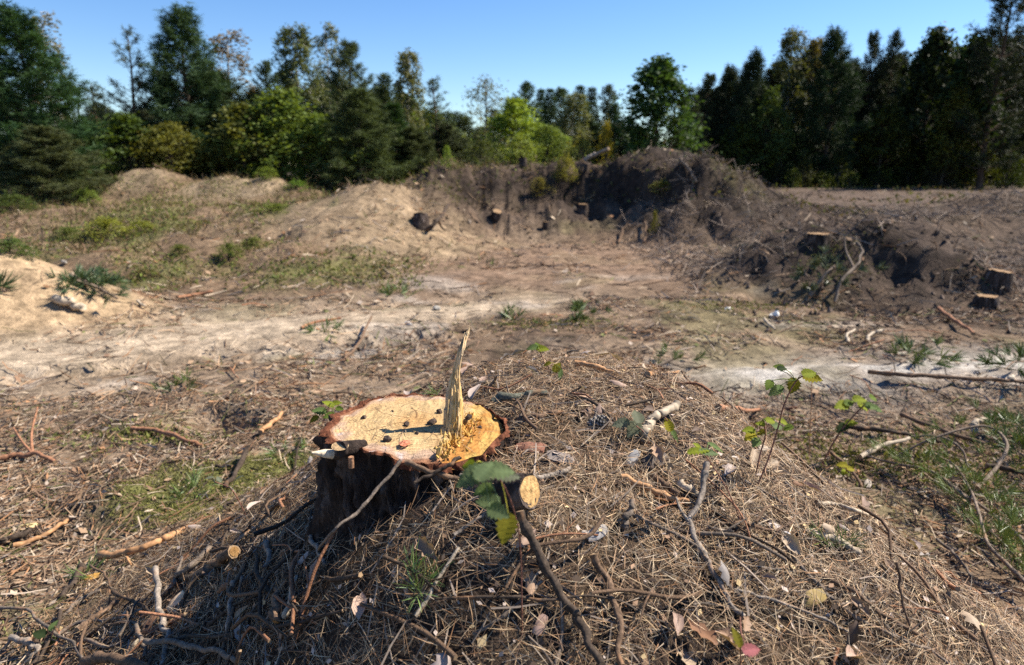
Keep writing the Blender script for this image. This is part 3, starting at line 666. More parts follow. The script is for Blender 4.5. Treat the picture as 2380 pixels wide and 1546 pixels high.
# sawn face, with the torn strip at right
mb = MB(); NRr = 64; fr = np.linspace(0, 1, NRr)[:, None] ** 0.8
xx = fr * (Rw * cx_)[None]; yy = fr * (Rw * sx_)[None]
line = xx - (0.088 + 0.18 * (yy + 0.02)) + 0.012 * vnoise(yy * 60, xx * 8, 71)
tn = ss(0.0, 0.02, line)
zz = SZ - OZ + fr ** 6 * rimz[None] * .6 - tn * (0.014 + 0.006 * fbm(xx * 50, yy * 22, 3, 73)) + 0.0012 * vnoise(xx * 90, yy * 25, 75)
zz = zz + tn * 0.012 * ss(-0.02, 0.14, yy)
rim = fr ** 1 * np.ones_like(xx); nn = fbm(xx * 18, yy * 18, 4, 79)
col = np.empty(xx.shape + (3,)); col[:] = (0.64, 0.46, 0.235)
def pc(c, m):
    global col
    m = np.clip(m, 0, 1)[..., None]; col = col * (1 - m) + np.array(c) * m
pc((0.60, 0.37, 0.16), ss(0.5, 0.0, rim)); pc((0.66, 0.46, 0.235), ss(.55, .8, rim + .1 * nn))
pc((0.52, 0.36, 0.30), ss(.80, .92, rim + .22 * nn) * 0.65); pc((0.34, 0.15, 0.075), ss(.94, .985, rim + .06 * nn) * .85)
pc((0.62, 0.52, 0.49), ss(.30, .55, fbm(xx * 30, yy * 30, 3, 83)) * ss(.80, .88, rim) * .9)
pc((0.62, 0.40, 0.12), tn * .9); pc((0.50, 0.20, 0.045), tn * ss(.0, .4, nn + .2) * .7); pc((0.66, 0.48, 0.15), tn * ss(.1, .5, fbm(xx * 40, yy * 15, 3, 85)) * .8)
an = np.arctan2(yy, xx)
for a_k, r0_, r1_ in ((2.5, .15, .8), (3.6, .1, .62), (4.4, .2, .7), (1.7, .1, .55), (5.2, .3, .75)):
    pc((.22, .12, .06), (np.abs((an - a_k + .1 * np.sin(fr * 9) + np.pi) % (2 * np.pi) - np.pi) * fr * .17 < .0016) * (fr > r0_) * (fr < r1_) * .8)
mb.add(np.stack([xx, yy, zz], -1).reshape(-1, 3), np.stack([np.arange(NRr - 1)[:, None] * NT + j, np.arange(NRr - 1)[:, None] * NT + NT + j, np.arange(NRr - 1)[:, None] * NT + NT + j2, np.arange(NRr - 1)[:, None] * NT + j2], -1).reshape(-1, 4), 0, col.reshape(-1, 3))
link('cut_surface', mb.mesh('cut_surface', [M_wood]), stump)
# the splinter: one tapering board and the torn slivers at its foot
mb = MB(); so_ = np.array([SX, SY, OZ])
SPX = [(1052, 1022, 28, 1.315, .058), (1053, 1000, 36, 1.322, .054), (1056, 955, 40, 1.330, .042), (1057, 915, 34, 1.338, .030), (1057, 890, 26, 1.343, .022), (1060, 868, 19, 1.347, .016), (1064, 845, 16, 1.350, .012), (1073, 812, 14, 1.355, .009), (1082, 785, 10, 1.372, .006), (1091, 764, 2.0, 1.38, .002)]
cen = np.array([at_y(u, v_, y) for u, v_, w_, y, d_ in SPX]); wid = np.array([.76 * w_ / FPX * 1.39 for u, v_, w_, y, d_ in SPX]); dep = np.array([d_ for *_, d_ in SPX])
cs = spline(cen, 34); tt = np.linspace(0, len(SPX) - 1, 34); ws = np.interp(tt, range(len(SPX)), wid); ds = np.interp(tt, range(len(SPX)), dep)
K = 22; ang = np.arange(K) * 2 * np.pi / K; g = np.random.default_rng(5)
prof = 1 + 0.22 * g.normal(size=K)
ca = np.sign(np.cos(ang)) * np.abs(np.cos(ang)) ** .6; sa = np.sign(np.sin(ang)) * np.abs(np.sin(ang)) ** .6
jag = 1 + 0.035 * g.normal(size=(34, K)); ww = 0.5 * ws[:, None] * prof * jag * ca; dd = 0.5 * ds[:, None] * prof * jag * sa
VV = cs[:, None, :] + np.stack([ww * .96 + dd * .28, dd * .96 - ww * .28, 0.004 * g.normal(size=(34, K))], -1) - so_
colr = np.empty((34, K, 3)); colr[:] = (0.66, 0.48, 0.28); colr[:] *= g.uniform(.8, 1.1, (1, K, 1))
yel = (np.cos(ang)[None] > -.1) * ss(24, 6, np.arange(34))[:, None]; colr = colr * (1 - .8 * yel[..., None]) + np.array([.70, .44, .13]) * .8 * yel[..., None]
i = np.arange(33)[:, None] * K; jj = np.arange(K)[None]; jj2 = (jj + 1) % K
mb.add(VV.reshape(-1, 3), np.stack([i + jj, i + jj2, i + K + jj2, i + K + jj], -1).reshape(-1, 4), 0, colr.reshape(-1, 3))
for k in range(75):
    f = g.uniform(0, .46) ** 1.2; q = int(f * 33); side = g.uniform(.1, .95)
    base = cs[max(0, q - 3)] + np.array([side * ws[q] * .62, g.uniform(-.6, .6) * ds[q], -.012]) - so_
    L = g.uniform(.012, .04); d = unit(np.array([side * .12 + g.normal(0, .10), g.normal(0, .15), 1])); w_ = g.uniform(.0015, .0045)
    c_ = np.array([.70, .46, .17]) * g.uniform(.6, 1.1)
    tube(mb, [base, base + d * L * .6, base + d * L], [w_, w_ * .7, w_ * .15], 4, 0, col=tuple(c_), seed=k)
for k in range(90):   # fibres lying along the shard
    q = g.integers(0, 20); m_ = int(min(33, q + g.integers(6, 14))); off = np.array([g.uniform(-.52, .52), g.uniform(-.5, .5)])
    path = np.array([cs[i] + np.array([off[0] * ws[i], off[1] * ds[i] - .3 * ws[i] * 0, 0]) for i in range(q, m_, 3)]) - so_
    if len(path) > 1: tube(mb, path, np.linspace(.0022, .0006, len(path)), 4, 0, col=tuple(np.array([.62, .43, .21]) * g.uniform(.6, 1.15)), seed=k)
for k in range(48):   # ragged hinge row beside the shard
    yy_ = g.uniform(-.15, .055); x0 = 0.086 + 0.18 * (yy_ + .02) + g.normal(0, .006); base = np.array([x0, yy_, SZ - OZ - .012])
    L = g.uniform(.006, .02) * (1 + 1.0 * max(0, 1 - abs(yy_ + .03) / .07)); d = unit(np.array([g.normal(.05, .12), g.normal(0, .15), 1])); w_ = g.uniform(.002, .005)
    tube(mb, [base, base + d * L * .7, base + d * L], [w_, w_ * .75, w_ * .2], 4, 0, col=tuple(np.array([.68, .45, .16]) * g.uniform(.6, 1.1)), seed=k)
for k in range(130):   # torn stubble along the tear
    yy_ = g.uniform(-.165, .06); x0 = 0.088 + 0.18 * (yy_ + .02) + abs(g.normal(0, .022)); base = np.array([x0, yy_, SZ - OZ - .014])
    if math.hypot(x0, yy_) > .175: continue
    L = g.uniform(.004, .02); d = unit(np.array([g.normal(.2, .4), g.normal(-.2, .5), .8])); w_ = g.uniform(.001, .004); c_ = np.array([.70, .43, .12]) * g.uniform(.55, 1.1)
    tube(mb, [base, base + d * L], [w_, w_ * .3], 4, 0, col=tuple(c_))
link('splinter', mb.mesh('splinter', [M_fibre], smooth=False), stump)
# branch stub on the left with its sliced tip, and a sawn knot
mb = MB(); P = spline([at_y(838, 1066, 1.26), at_y(800, 1058, 1.225), at_y(772, 1056, 1.205)], 8) - so_
tube(mb, P, np.linspace(.0135, .0095, 8), 12, rough=.10, seed=3); o = link('branch_stub', mb.mesh('branch_stub', [M_bark]), stump)
mb = MB(); P2 = np.array([P[-1], P[-1] + (at_y(752, 1054, 1.195) - so_ - P[-1]) * .9, at_y(724, 1052, 1.185) - so_])
tube(mb, P2, [.0094, .0085, .0015], 10, rough=.04, col=(.62, .50, .36)); link('cut_tip', mb.mesh('cut_tip', [M_fibre]), o)
mb = MB(); a_ = at_y(790, 1040, 1.195) - so_; tube(mb, [a_ + np.array([.03, .05, -.02]), a_ + np.array([0, 0, -.004])], [.015, .0155], 14, rough=.08)
o = link('knot', mb.mesh('knot', [M_bark]), stump)
mb = MB(); ang = np.linspace(0, 2 * np.pi, 18, endpoint=False); ring = np.stack([  .0165 * np.cos(ang), .0105 * np.sin(ang), 0.005 * np.sin(ang)], 1)
mb.add(np.vstack([ring, [[0, 0, .001]]]) + a_ + np.array([0, 0, .003]), np.stack([np.arange(18), (np.arange(18) + 1) % 18, np.full(18, 18)], 1), 0, (.70, .50, .28)); link('cut_face', mb.mesh('knot_face', [M_wood]), o)
mb = MB(); a_ = at_y(815, 1062, 1.19) - so_; tube(mb, [a_, a_ + np.array([0, 0, -.022])], [.0055, .005], 8, rough=.1); link('side_twig', mb.mesh('side_twig', [M_stick]), stump, (.30, .16, .09))

# crumbs and bits lying on the sawn top
def lump(name, loc, r, label, cat, colr, mat, seed, sq=.7, group=None):
    g = np.random.default_rng(seed); import bmesh
    bm = bmesh.new(); bmesh.ops.create_icosphere(bm, subdivisions=1 if r < .02 else 2, radius=1); V = np.array([v.co for v in bm.verts]); F = np.array([[v.index for v in f.verts] for f in bm.faces]); bm.free()
    n_ = vnoise(V[:, 0] * 1.9 + seed, V[:, 1] * 1.9 + V[:, 2] * 2.3, seed) * .45 + g.uniform(-.16, .16, len(V)); V = V * (1 + n_)[:, None] * np.array([1, g.uniform(.6, .9), sq]) * r
    mb = MB(); mb.add(V, F); o = link(name, mb.mesh(name, [mat], smooth=False), None, colr, (loc[0], loc[1], loc[2] + r * sq * .55)); o.rotation_euler = (g.uniform(-.3, .3), g.uniform(-.3, .3), g.uniform(0, 6)); tag(o, label, cat, group); return o
top = lambda u, v_: at_z(u, v_, SZ)
for k, (u, v_, r, lab) in enumerate(((900, 1026, .0135, 'largest dark bark crumb near the front rim of the big stump'), (846, 972, .0095, 'dark crumb nearest the left bark rim of the big stump'), (968, 1009, .008, 'small dark crumb right of the reddish chip on the stump top'),
        (945, 989, .010, 'flat dark crumb in the middle of the stump top'), (912, 957, .005, 'tiny dark crumb at the tip of the splinter shadow'), (1004, 985, .014, 'crumbly dark heap at the left foot of the splinter'), (1090, 975, .013, 'dark crumb on the torn orange wood right of the splinter'), (1022, 960, .011, 'dark crumb tucked behind the left side of the splinter'), (1115, 995, .008, 'dark crumb on the torn orange wood near the bark edge'))):
    lump('bark_crumb', top(u, v_), r * .78, lab, 'bark crumb', (.060, .042, .033) if k else (.075, .055, .045), M_stick, 300 + k)
lump('bark_chip', top(940, 1033), .0135, 'shiny reddish-brown bark chip by the front rim of the stump', 'bark chip', (.50, .18, .10), M_stick, 333, .35)

# the sawn limb in front of the stump
g = np.random.default_rng(8)
fc = hit(1232, 1141, .05); dirn = unit(np.array([.72, -.52, .30])); rf = .0275
log = empty('cut_limb', hit(1185, 1195)); tag(log, 'short sawn limb with dark bark and round yellow cut end, in front of the stump', 'log'); lo = np.array(log.location)
mb = MB(); P = np.stack([fc - dirn * s - np.array([0, 0, .25]) * s ** 2 * 4 for s in np.linspace(.16, 0, 12)])
tube(mb, P - lo, np.linspace(.038, .0300, 12), 26, rough=.055, seed=4); link('bark', mb.mesh('limb_bark', [M_bark]), log)
mb = MB(); A = unit(np.cross(dirn, [0, 0, 1])); B = np.cross(A, dirn); vs = []; cols = []
for k in range(9):
    f = k / 8
    for q in range(26):
        a = q * 2 * math.pi / 26; r_ = rf * f * (1 + .05 * math.sin(3 * a) + .03 * math.sin(5 * a + 1)); vs.append(fc + dirn * (.002 - .0015 * f) + A * r_ * math.cos(a) + B * r_ * math.sin(a) + dirn * g.normal(0, .0005)); cols.append(np.array((.72, .47, .21)) * (1 - .35 * ss(.85, 1, f)) * (0.78 if f < .2 else 1))
q = np.arange(26); F = np.concatenate([np.stack([k * 26 + q, k * 26 + 26 + q, k * 26 + 26 + (q + 1) % 26, k * 26 + (q + 1) % 26], 1) for k in range(8)])
mb.add(np.array(vs) - lo, F, 0, np.array(cols)); link('cut_face', mb.mesh('limb_face', [M_wood]), log)

# ------------------------------------------------------------------ the other stumps of the clearing
def far_stump(u, v_, wpx, hpx, label, tilt=(0, 0), base=None, seed=1):
    p = hit(u, v_ + hpx); D = p[1] / cP; r = wpx / 2 / FPX * D; h = hpx / FPX * D * 1.08 + .02
    e = empty('tree_stump', p); e.rotation_euler = (tilt[0], tilt[1], seed); tag(e, label, 'stump', 'distant stumps of the clearing'); g = np.random.default_rng(seed)
    mb = MB(); tube(mb, [(0, 0, -.2), (0, 0, h * .4), (0, 0, h)], [r * 1.5, r * 1.12, r], 20, rough=.08, seed=seed); link('bark', mb.mesh('far_bark', [M_bark]), e)
    mb = MB(); a = np.linspace(0, 2 * np.pi, 20, endpoint=False); ring = np.stack([r * .92 * np.cos(a), r * .92 * np.sin(a), h + .006 + .01 * g.normal(size=20) * r * 3], 1)
    mb.add(np.vstack([ring, [[0, 0, h + .008]]]), np.stack([np.arange(20), (np.arange(20) + 1) % 20, np.full(20, 20)], 1), 0, (.42, .28, .16)); link('cut_face', mb.mesh('far_face', [M_wood]), e)
far_stump(1898, 551, 50, 20, 'stump with pale cut on top of the dark heap at right', seed=1)
far_stump(2318, 637, 50, 16, 'low stump near the right edge, upper of two', (.08, -.10), seed=2)
far_stump(2290, 695, 45, 13, 'low stump near the right edge, lower of two', seed=3)
far_stump(978, 503, 32, 17, 'leaning reddish stump on the sandy hump beside a dead stick', (.15, -.22), seed=4)
far_stump(1354, 480, 22, 17, 'small stump in the middle of the dark bank face', seed=5)
far_stump(1152, 494, 22, 12, 'small brownish stump at the foot of the bank, left side', (.3, .35), seed=6)
far_stump(1268, 520, 14, 12, 'tiny stump low in the quarry bowl', seed=7)
far_stump(1215, 372, 16, 14, 'small pale stump on the lip of the quarry bank', seed=8)

# ------------------------------------------------------------------ named sticks
WOODC = {'grey': (.165, .128, .098), 'brown': (.15, .095, .060), 'dark': (.066, .047, .034), 'red': (.30, .145, .080), 'pale': (.42, .335, .24), 'orange': (.42, .225, .105), 'silver': (.25, .205, .165), 'mossy': (.115, .115, .085)}
scount = [0]
def pts3(pts, r_px, ys=None):
    out = []
    for k, p in enumerate(pts):
        lift = p[2] if len(p) > 2 else 0.0
        if lift == 'y': q = at_y(p[0], p[1], p[3])
        else: q = hit(p[0], p[1], lift * .6 + 0.004); 
        out.append(q)
    return np.array(out)
def stick(pts, r_px, kind, label, twigs=(), cat='stick', peeled=False, taper=.72, cut=None, name=None):
    k = scount[0]; scount[0] += 1; g = np.random.default_rng(5000 + k)
    P = pts3(pts, r_px); Dm = np.mean(P[:, 1]) / cP; r = r_px / FPX * Dm
    if not r > 0: print("BADSTICK", label, P)
    P[:, 2] += r * .7
    n = max(12, len(pts) * 7); S_ = spline(P, len(pts) * 3); S_ = spline(S_ + g.normal(0, r * .42, S_.shape) * np.array([1, 1, .5]), n)
    o0 = P[0].copy()
    mb = MB(); rad = r * np.linspace(1, taper, n) * (1 + .06 * g.normal(size=n)); tube(mb, S_ - o0, rad, 9, 0, 1, rough=.09, seed=k, knots=max(1, n // 7))
    me = mb.mesh('stick', [M_peeled if peeled else M_stick, M_stickcut])
    o = link(name or 'stick', me, None, tuple(np.array(WOODC[kind]) * g.uniform(.9, 1.1)), o0); tag(o, label, cat)
    for tw in twigs:
        T_ = pts3(tw[0], tw[1]); T_[:, 2] += r * .7; T_[0] = S_[np.argmin(np.linalg.norm(S_ - T_[0], axis=1))]
        m2 = MB(); tube(m2, spline(T_, 10) - o0, tw[1] / FPX * Dm * np.linspace(1, .55, 10), 6, 0, 1, rough=.12, seed=k + 7)
        link('side_twig', m2.mesh('side_twig', [M_stick, M_stickcut]), o, WOODC[kind])
    if cut is not None:   # a bright sawn end
        T0 = unit(S_[0] - S_[1]) if cut == 0 else unit(S_[-1] - S_[-2]); E = (S_[0] if cut == 0 else S_[-1]) + T0 * .0015 - o0
        A = unit(np.cross(T0, [0.1, .2, 1])); B = np.cross(A, T0); a = np.linspace(0, 2 * np.pi, 12, endpoint=False); rr = rad[0 if cut == 0 else -1] * .93
        ring = E + rr * (np.cos(a)[:, None] * A + np.sin(a)[:, None] * B); m2 = MB()
        m2.add(np.vstack([ring, [E + T0 * .001]]), np.stack([np.arange(12), (np.arange(12) + 1) % 12, np.full(12, 12)], 1), 0, (.36, .21, .085)); link('cut_face', m2.mesh('stick_face', [M_wood]), o)
    return o
# in front of the stump
stick([(1206, 1188, .10), (1245, 1290, .05), (1300, 1385, .035), (1352, 1460, .045), (1404, 1555, .07)], 12.5, 'dark', 'thickest stick, dark with bare orange patches, running from the sawn limb to the bottom edge')
stick([(1372, 1292, .02), (1405, 1350, .01), (1428, 1420, .02), (1448, 1555, .03)], 10.5, 'brown', 'rough grey-brown stick right of the thickest stick, ending at the bottom edge')
stick([(1646, 1078, .09), (1630, 1150, .05), (1603, 1222, .02), (1635, 1290, .015), (1672, 1360, .01), (1700, 1410, .005), (1732, 1442)], 8, 'silver', 'forked silver-grey stick rising on the sunlit slope', [([(1603, 1222, .02), (1582, 1192, .03), (1570, 1160, .04)], 5)])
stick([(932, 1072, 'y', 1.172), (882, 1136, 'y', 1.135), (826, 1196, 'y', 1.10), (770, 1242, 'y', 1.08), (738, 1286)], 4.6, 'grey', 'thin knobbly grey twig leaning on the shaded front of the stump')
stick([(938, 1076, 'y', 1.15), (1000, 1100, 'y', 1.13), (1066, 1116, 'y', 1.13)], 7.5, 'brown', 'brown twig with worn end resting against the front rim of the stump')
stick([(1066, 1066, 'y', 1.15), (1035, 1090, 'y', 1.13), (1000, 1108, 'y', 1.12), (960, 1124, 'y', 1.11)], 5, 'dark', 'short black twig crossing the brown twig at the stump front')
stick([(1068, 1112, .02), (1140, 1121, .02), (1230, 1116, .02), (1290, 1108, .01), (1332, 1093, .01)], 7.5, 'silver', 'long pale grey stick passing behind the sawn limb')
stick([(1148, 938, .01), (1205, 926, .01), (1268, 921, .01)], 11, 'mossy', 'short mossy grey log just behind the stump', cat='log', name='small_log')
stick([(1200, 982, .01), (1255, 973, .01), (1314, 966, .01)], 8.5, 'brown', 'short brown stick with light end beside the mossy log', cut=1)
stick([(1500, 1026, .01), (1502, 1002, .02), (1518, 981, .035), (1545, 963, .04), (1574, 946, .03)], 12.5, 'pale', 'thick curved stick stripped to pale wood on the right shoulder of the mound', peeled=True)
stick([(1318, 922, .02), (1370, 934, .04), (1420, 975, .02), (1442, 1000)], 4, 'dark', 'thin dark twig bent in an arch behind the pine cone', [([(1320, 922, .02), (1345, 905, .05), (1352, 900, .06)], 3)])
stick([(1455, 1246), (1460, 1206, .03), (1466, 1172, .05)], 9.5, 'grey', 'stubby grey branch piece pointing up among the leaves right of the sawn limb')
stick([(970, 1434, .02), (1010, 1365, .02), (1066, 1275, .02)], 5.5, 'pale', 'straight pale twig beside the green needle tuft')
stick([(1056, 1244, .01), (1100, 1215, .015), (1140, 1189, .02)], 4.5, 'silver', 'short silver twig left of the sawn limb')
stick([(958, 1398, .02), (1150, 1390, .03), (1250, 1396, .035), (1385, 1388, .03), (1478, 1416, .02)], 4.2, 'dark', 'thin dark twig lying crosswise under the thickest stick')
stick([(1100, 1478), (1160, 1440, .01), (1225, 1390, .02), (1258, 1352, .02)], 5, 'grey', 'grey twig slanting left of the thickest stick near the bottom')
stick([(1516, 1108, .01), (1545, 1130, .01), (1576, 1152, .01)], 8, 'brown', 'short brown stick left of the forked silver stick')
stick([(1580, 1128, .015), (1600, 1142, .015), (1622, 1160, .01)], 10.5, 'pale', 'smooth whitish wood piece left of the forked silver stick', peeled=True)
stick([(1240, 1230, .02), (1215, 1330, .02), (1213, 1462)], 2.2, 'red', 'upright thin reddish stalk left of the thickest stick')
# right slope
stick([(1873, 1335, .01), (1945, 1360, .015), (1998, 1389, .02), (2052, 1432, .02), (2117, 1471, .015), (2147, 1495)], 6.5, 'brown', 'long brown stick on the right slope pointing to the lower corner')
stick([(1819, 1271, .02), (1859, 1317, .015), (1909, 1371, .01), (1945, 1403, .01), (1998, 1443, .015), (2081, 1482, .015), (2160, 1514, .02), (2206, 1550, .02)], 5, 'grey', 'longest grey stick on the right slope, starting at a white leaf')
stick([(1704, 1371, .01), (1772, 1389, .02), (1855, 1418, .02), (1927, 1446, .015), (1975, 1476)], 4.2, 'silver', 'thin grey stick in the lower right, crossing the longest grey stick')
stick([(1694, 1362, .01), (1722, 1396, .01), (1760, 1445)], 6, 'grey', 'short grey stick below the foot of the forked silver stick')
stick([(2083, 1308, .14), (2095, 1385, .07), (2121, 1488)], 4, 'brown', 'thin twig standing almost upright on the right slope')
stick([(1640, 1228, .01), (1704, 1238, .01), (1760, 1247)], 4.5, 'silver', 'grey twig just right of the forked silver stick')
stick([(1663, 1217, .02), (1729, 1219, .02), (1787, 1235, .015), (1830, 1224, .015), (1857, 1194, .02)], 4.2, 'brown', 'brown twig bent upward at its right end on the slope')
stick([(1729, 1120, .01), (1787, 1152, .01), (1830, 1181, .01), (1860, 1212)], 3.4, 'grey', 'thin twig on the slope below the yellow-leaved plants')
stick([(1898, 1173, .01), (1945, 1177, .015), (2009, 1199, .02), (2072, 1226)], 5, 'pale', 'rough light twig reaching toward the fallen pine branch')
stick([(1888, 1240, .012), (1945, 1263, .012), (2000, 1293, .01)], 10, 'pale', 'thick smooth tan stick half buried in needles on the right slope')
stick([(1593, 1071, .05), (1650, 1120, .05), (1701, 1170, .05), (1733, 1220, .05), (1746, 1290)], 2.6, 'red', 'thin reddish bramble cane curving down the right slope', cat='bramble cane', name='bramble_cane')
stick([(1930, 1055, .04), (1966, 1084, .03), (2004, 1132)], 4.5, 'brown', 'brown twig between the mound crest and the fallen pine branch')
stick([(1892, 1082, .01), (1923, 1117, .01), (1950, 1160)], 5, 'dark', 'dark twig left of the fallen pine branch')
stick([(1905, 1120, .01), (1990, 1190, .01), (2090, 1265, .01), (2180, 1330)], 4, 'dark', 'long dark twig running along the lower side of the fallen pine branch')
stick([(2180, 1255, .01), (2225, 1300, .015), (2260, 1345)], 4, 'grey', 'grey twig under the near end of the fallen pine branch')
# tangle at lower left
stick([(360, 1328, .09), (369, 1396, .06), (380, 1450, .03), (389, 1490, .02), (378, 1555)], 8, 'silver', 'blue-grey ringed stick standing in the lower left tangle')
stick([(486, 1276, .03), (448, 1321, .03), (412, 1340, .03), (390, 1370, .02), (378, 1392)], 7.5, 'grey', 'forked grey branch in the lower left tangle', [([(412, 1340, .03), (418, 1320, .05), (424, 1300, .07)], 5)])
stick([(233, 1298, .03), (287, 1292, .04), (344, 1274, .04), (394, 1249, .02), (432, 1234)], 9.5, 'orange', 'reddish stick with flaking bark at left below the moss', [([(287, 1292, .04), (300, 1310, .02), (306, 1320)], 4)], peeled=True)
stick([(554, 1288, .03), (513, 1307, .03), (466, 1335, .02), (410, 1354)], 13, 'brown', 'thick dark branch in the shade of the stump with a sawn end', cut=0)
stick([(640, 1452, .035), (646, 1414, .03), (644, 1374, .01)], 11, 'brown', 'stubby branch with orange cut end facing the viewer, left of the needle tuft', cut=0)
stick([(662, 1440, .02), (674, 1396, .03), (688, 1350, .02)], 8, 'pale', 'barkless whitish stick right of the orange-ended stub', peeled=True)
stick([(545, 1352, .08), (536, 1389, .05), (534, 1436, .03), (527, 1502)], 6.5, 'silver', 'crooked light grey stick with broken top left of the orange-ended stub')
stick([(560, 1345, .06), (556, 1375, .04), (554, 1402, .01)], 4.5, 'grey', 'short grey twig beside the crooked light grey stick')
stick([(332, 1497, .06), (402, 1498, .06), (459, 1511, .05), (520, 1525, .05), (560, 1540, .04)], 8, 'grey', 'stout grey stick lying across the bottom of the lower left tangle')
stick([(387, 1490, .05), (448, 1482, .05), (502, 1482, .04), (574, 1468, .03), (646, 1457, .03), (717, 1443, .03), (795, 1424, .02)], 5, 'dark', 'long thin dark stick stretching from the tangle toward the needle tuft')
stick([(196, 1543, .05), (251, 1534, .06), (335, 1552, .05)], 15, 'brown', 'thick brown stick cut off by the bottom edge at left', cut=None)
stick([(-8, 1416, .02), (65, 1418, .05), (84, 1443, .06), (125, 1472, .05), (161, 1493, .04), (190, 1529, .03), (200, 1552, .03)], 4.5, 'grey', 'thin twig snaking in from the left edge')
stick([(27, 1484, .05), (57, 1493, .05), (79, 1504, .05), (87, 1517, .03), (63, 1546)], 8, 'silver', 'angular silver branch in the bottom left corner', [([(27, 1484, .05), (20, 1500, .03), (-2, 1520)], 5)])
stick([(262, 1378, .04), (305, 1400, .03), (337, 1418, .02), (368, 1440, .01)], 5, 'dark', 'dark twig left of the blue-grey ringed stick')
stick([(213, 1318, .10), (244, 1339, .10), (256, 1368, .07), (253, 1418)], 3, 'brown', 'thin arched twig curling up from the left tangle')
stick([(194, 1321, .03), (172, 1353, .03), (138, 1398)], 8, 'dark', 'blackened stick end at the left beside green blades', cut=0)
stick([(30, 1273, .02), (90, 1253, .02), (143, 1224, .02), (160, 1212)], 6, 'orange', 'half peeled long stick on the flat ground at far left', peeled=True)
stick([(-4, 1266, .02), (36, 1255, .02), (66, 1236, .02)], 9, 'dark', 'dark stub at the left edge with a bright torn end', cut=1)
stick([(179, 1468, .03), (251, 1418, .03), (290, 1394, .02)], 8, 'brown', 'plain brown stick slanting through the left tangle')
stick([(481, 1459, .02), (538, 1414, .03), (612, 1376, .02)], 5, 'dark', 'dark twig slanting below the sawn-ended branch')
stick([(620, 1262, .02), (624, 1300, .02), (608, 1348)], 7, 'silver', 'bluish stick deep in the stump shadow')
stick([(715, 1244, .03), (735, 1278, .02), (755, 1316)], 6, 'silver', 'pale stick end at the foot of the knobbly twig')
stick([(316, 1459, .05), (330, 1493, .04), (338, 1532, .02)], 6, 'grey', 'grey twig crossing above the stout grey stick')
stick([(201, 1486, .03), (251, 1507, .03), (290, 1492, .02)], 5, 'grey', 'bent twig above the thick brown bottom stick')
stick([(232, 1374, .02), (186, 1398, .02), (150, 1430, .02), (90, 1462)], 5, 'grey', 'weathered stick on the far left side of the tangle')
stick([(690, 1100, .02), (660, 1145, .02), (640, 1185, .01)], 5, 'silver', 'pale twig on the needle slope left of the stump')
stick([(470, 1330, .02), (430, 1390, .02), (410, 1440, .01)], 5, 'brown', 'brown twig hidden behind the blue-grey ringed stick')
stick([(105, 1500, .03), (180, 1450, .03), (270, 1440, .02), (330, 1420, .02)], 4.5, 'grey', 'long grey twig over the brown sticks at left')
# flat ground, middle distance
stick([(308, 997, .02), (380, 1008, .03), (435, 1028, .03), (472, 1040, .01)], 5.5, 'red', 'dark reddish stick on the open ground left of the stump')
stick([(600, 1012, .02), (630, 988, .03), (657, 964, .03)], 6, 'orange', 'light split stick standing out beside the small dark pit', peeled=True)
stick([(582, 1044, .05), (556, 1090, .04), (524, 1140)], 7, 'dark', 'dark stick leaning in the moss left of the stump')
stick([(500, 1086, .01), (540, 1085, .01)], 4, 'dark', 'small black stick at the edge of the moss')
stick([(0, 1068, .03), (50, 1062, .03), (92, 1062, .03), (130, 1075, .02)], 6, 'red', 'red-brown root lying at the left edge', [([(78, 1060, .03), (74, 1010, .10), (88, 950, .18)], 4), ([(78, 1060, .03), (52, 1030, .08), (32, 998, .1)], 4)])
stick([(136, 699, .05), (165, 712, .04), (192, 726, .02)], 10.5, 'pale', 'pale weathered log at the foot of the sand pile', cat='log', name='small_log', peeled=True)
stick([(413, 694, .02), (450, 687, .02), (492, 680, .02)], 3.5, 'red', 'thin reddish stick at the foot of the berm')
stick([(318, 702, .03), (338, 714, .03)], 3.5, 'pale', 'bright short chip of wood right of the green cut branch', peeled=True)
stick([(2018, 868, .05), (2100, 875, .05), (2200, 880, .05), (2300, 886, .05), (2384, 893, .05)], 5.5, 'brown', 'long thin trunk lying across the grey sand at right', cat='log', name='small_log')
stick([(1958, 992, .03), (2050, 1005, .03), (2117, 1016, .02)], 6, 'dark', 'dark straight stick behind the yellow-leaved plants')
stick([(2092, 967, .04), (2180, 1000, .04), (2292, 1036, .03)], 5.5, 'brown', 'brown stick with a light tip left of the curled bark')
stick([(2120, 990, .03), (2160, 1015, .03), (2185, 1030, .02)], 5, 'brown', 'short brown stick beneath the light-tipped stick')
stick([(2264, 1012, .04), (2264, 992, .08), (2284, 981, .10), (2312, 985, .08)], 8, 'pale', 'curled strip of pale bark at right', peeled=True, cat='bark strip', name='bark_strip')
stick([(1672, 954, .02), (1760, 956, .02), (1852, 951, .02)], 5, 'red', 'dark red stick along the edge of the grey sand')
stick([(1996, 1066, .04), (2052, 1038, .05), (2114, 1023, .05)], 6, 'pale', 'pale bare stick rising above the fallen pine branch', peeled=True)
stick([(2180, 720, .05), (2215, 745, .05), (2258, 777, .03)], 4.5, 'red', 'reddish stick below the two low stumps at right')
stick([(2012, 795, .02), (2026, 778, .05), (2052, 768, .06)], 4, 'pale', 'bright curved stick on the ground right of the white stone', peeled=True)
stick([(1938, 706, .05), (1955, 655, .2), (1988, 622, .22), (2002, 590, .25), (1992, 565, .28)], 3.6, 'grey', 'bare pale root winding up between the two dark heaps', [([(1985, 624, .22), (1965, 585, .25), (1962, 555, .28)], 3)])
stick([(1970, 800, .03), (1968, 780, .08), (1985, 768, .08)], 3.5, 'pale', 'small hooked pale stick left of the bright curved stick', peeled=True)
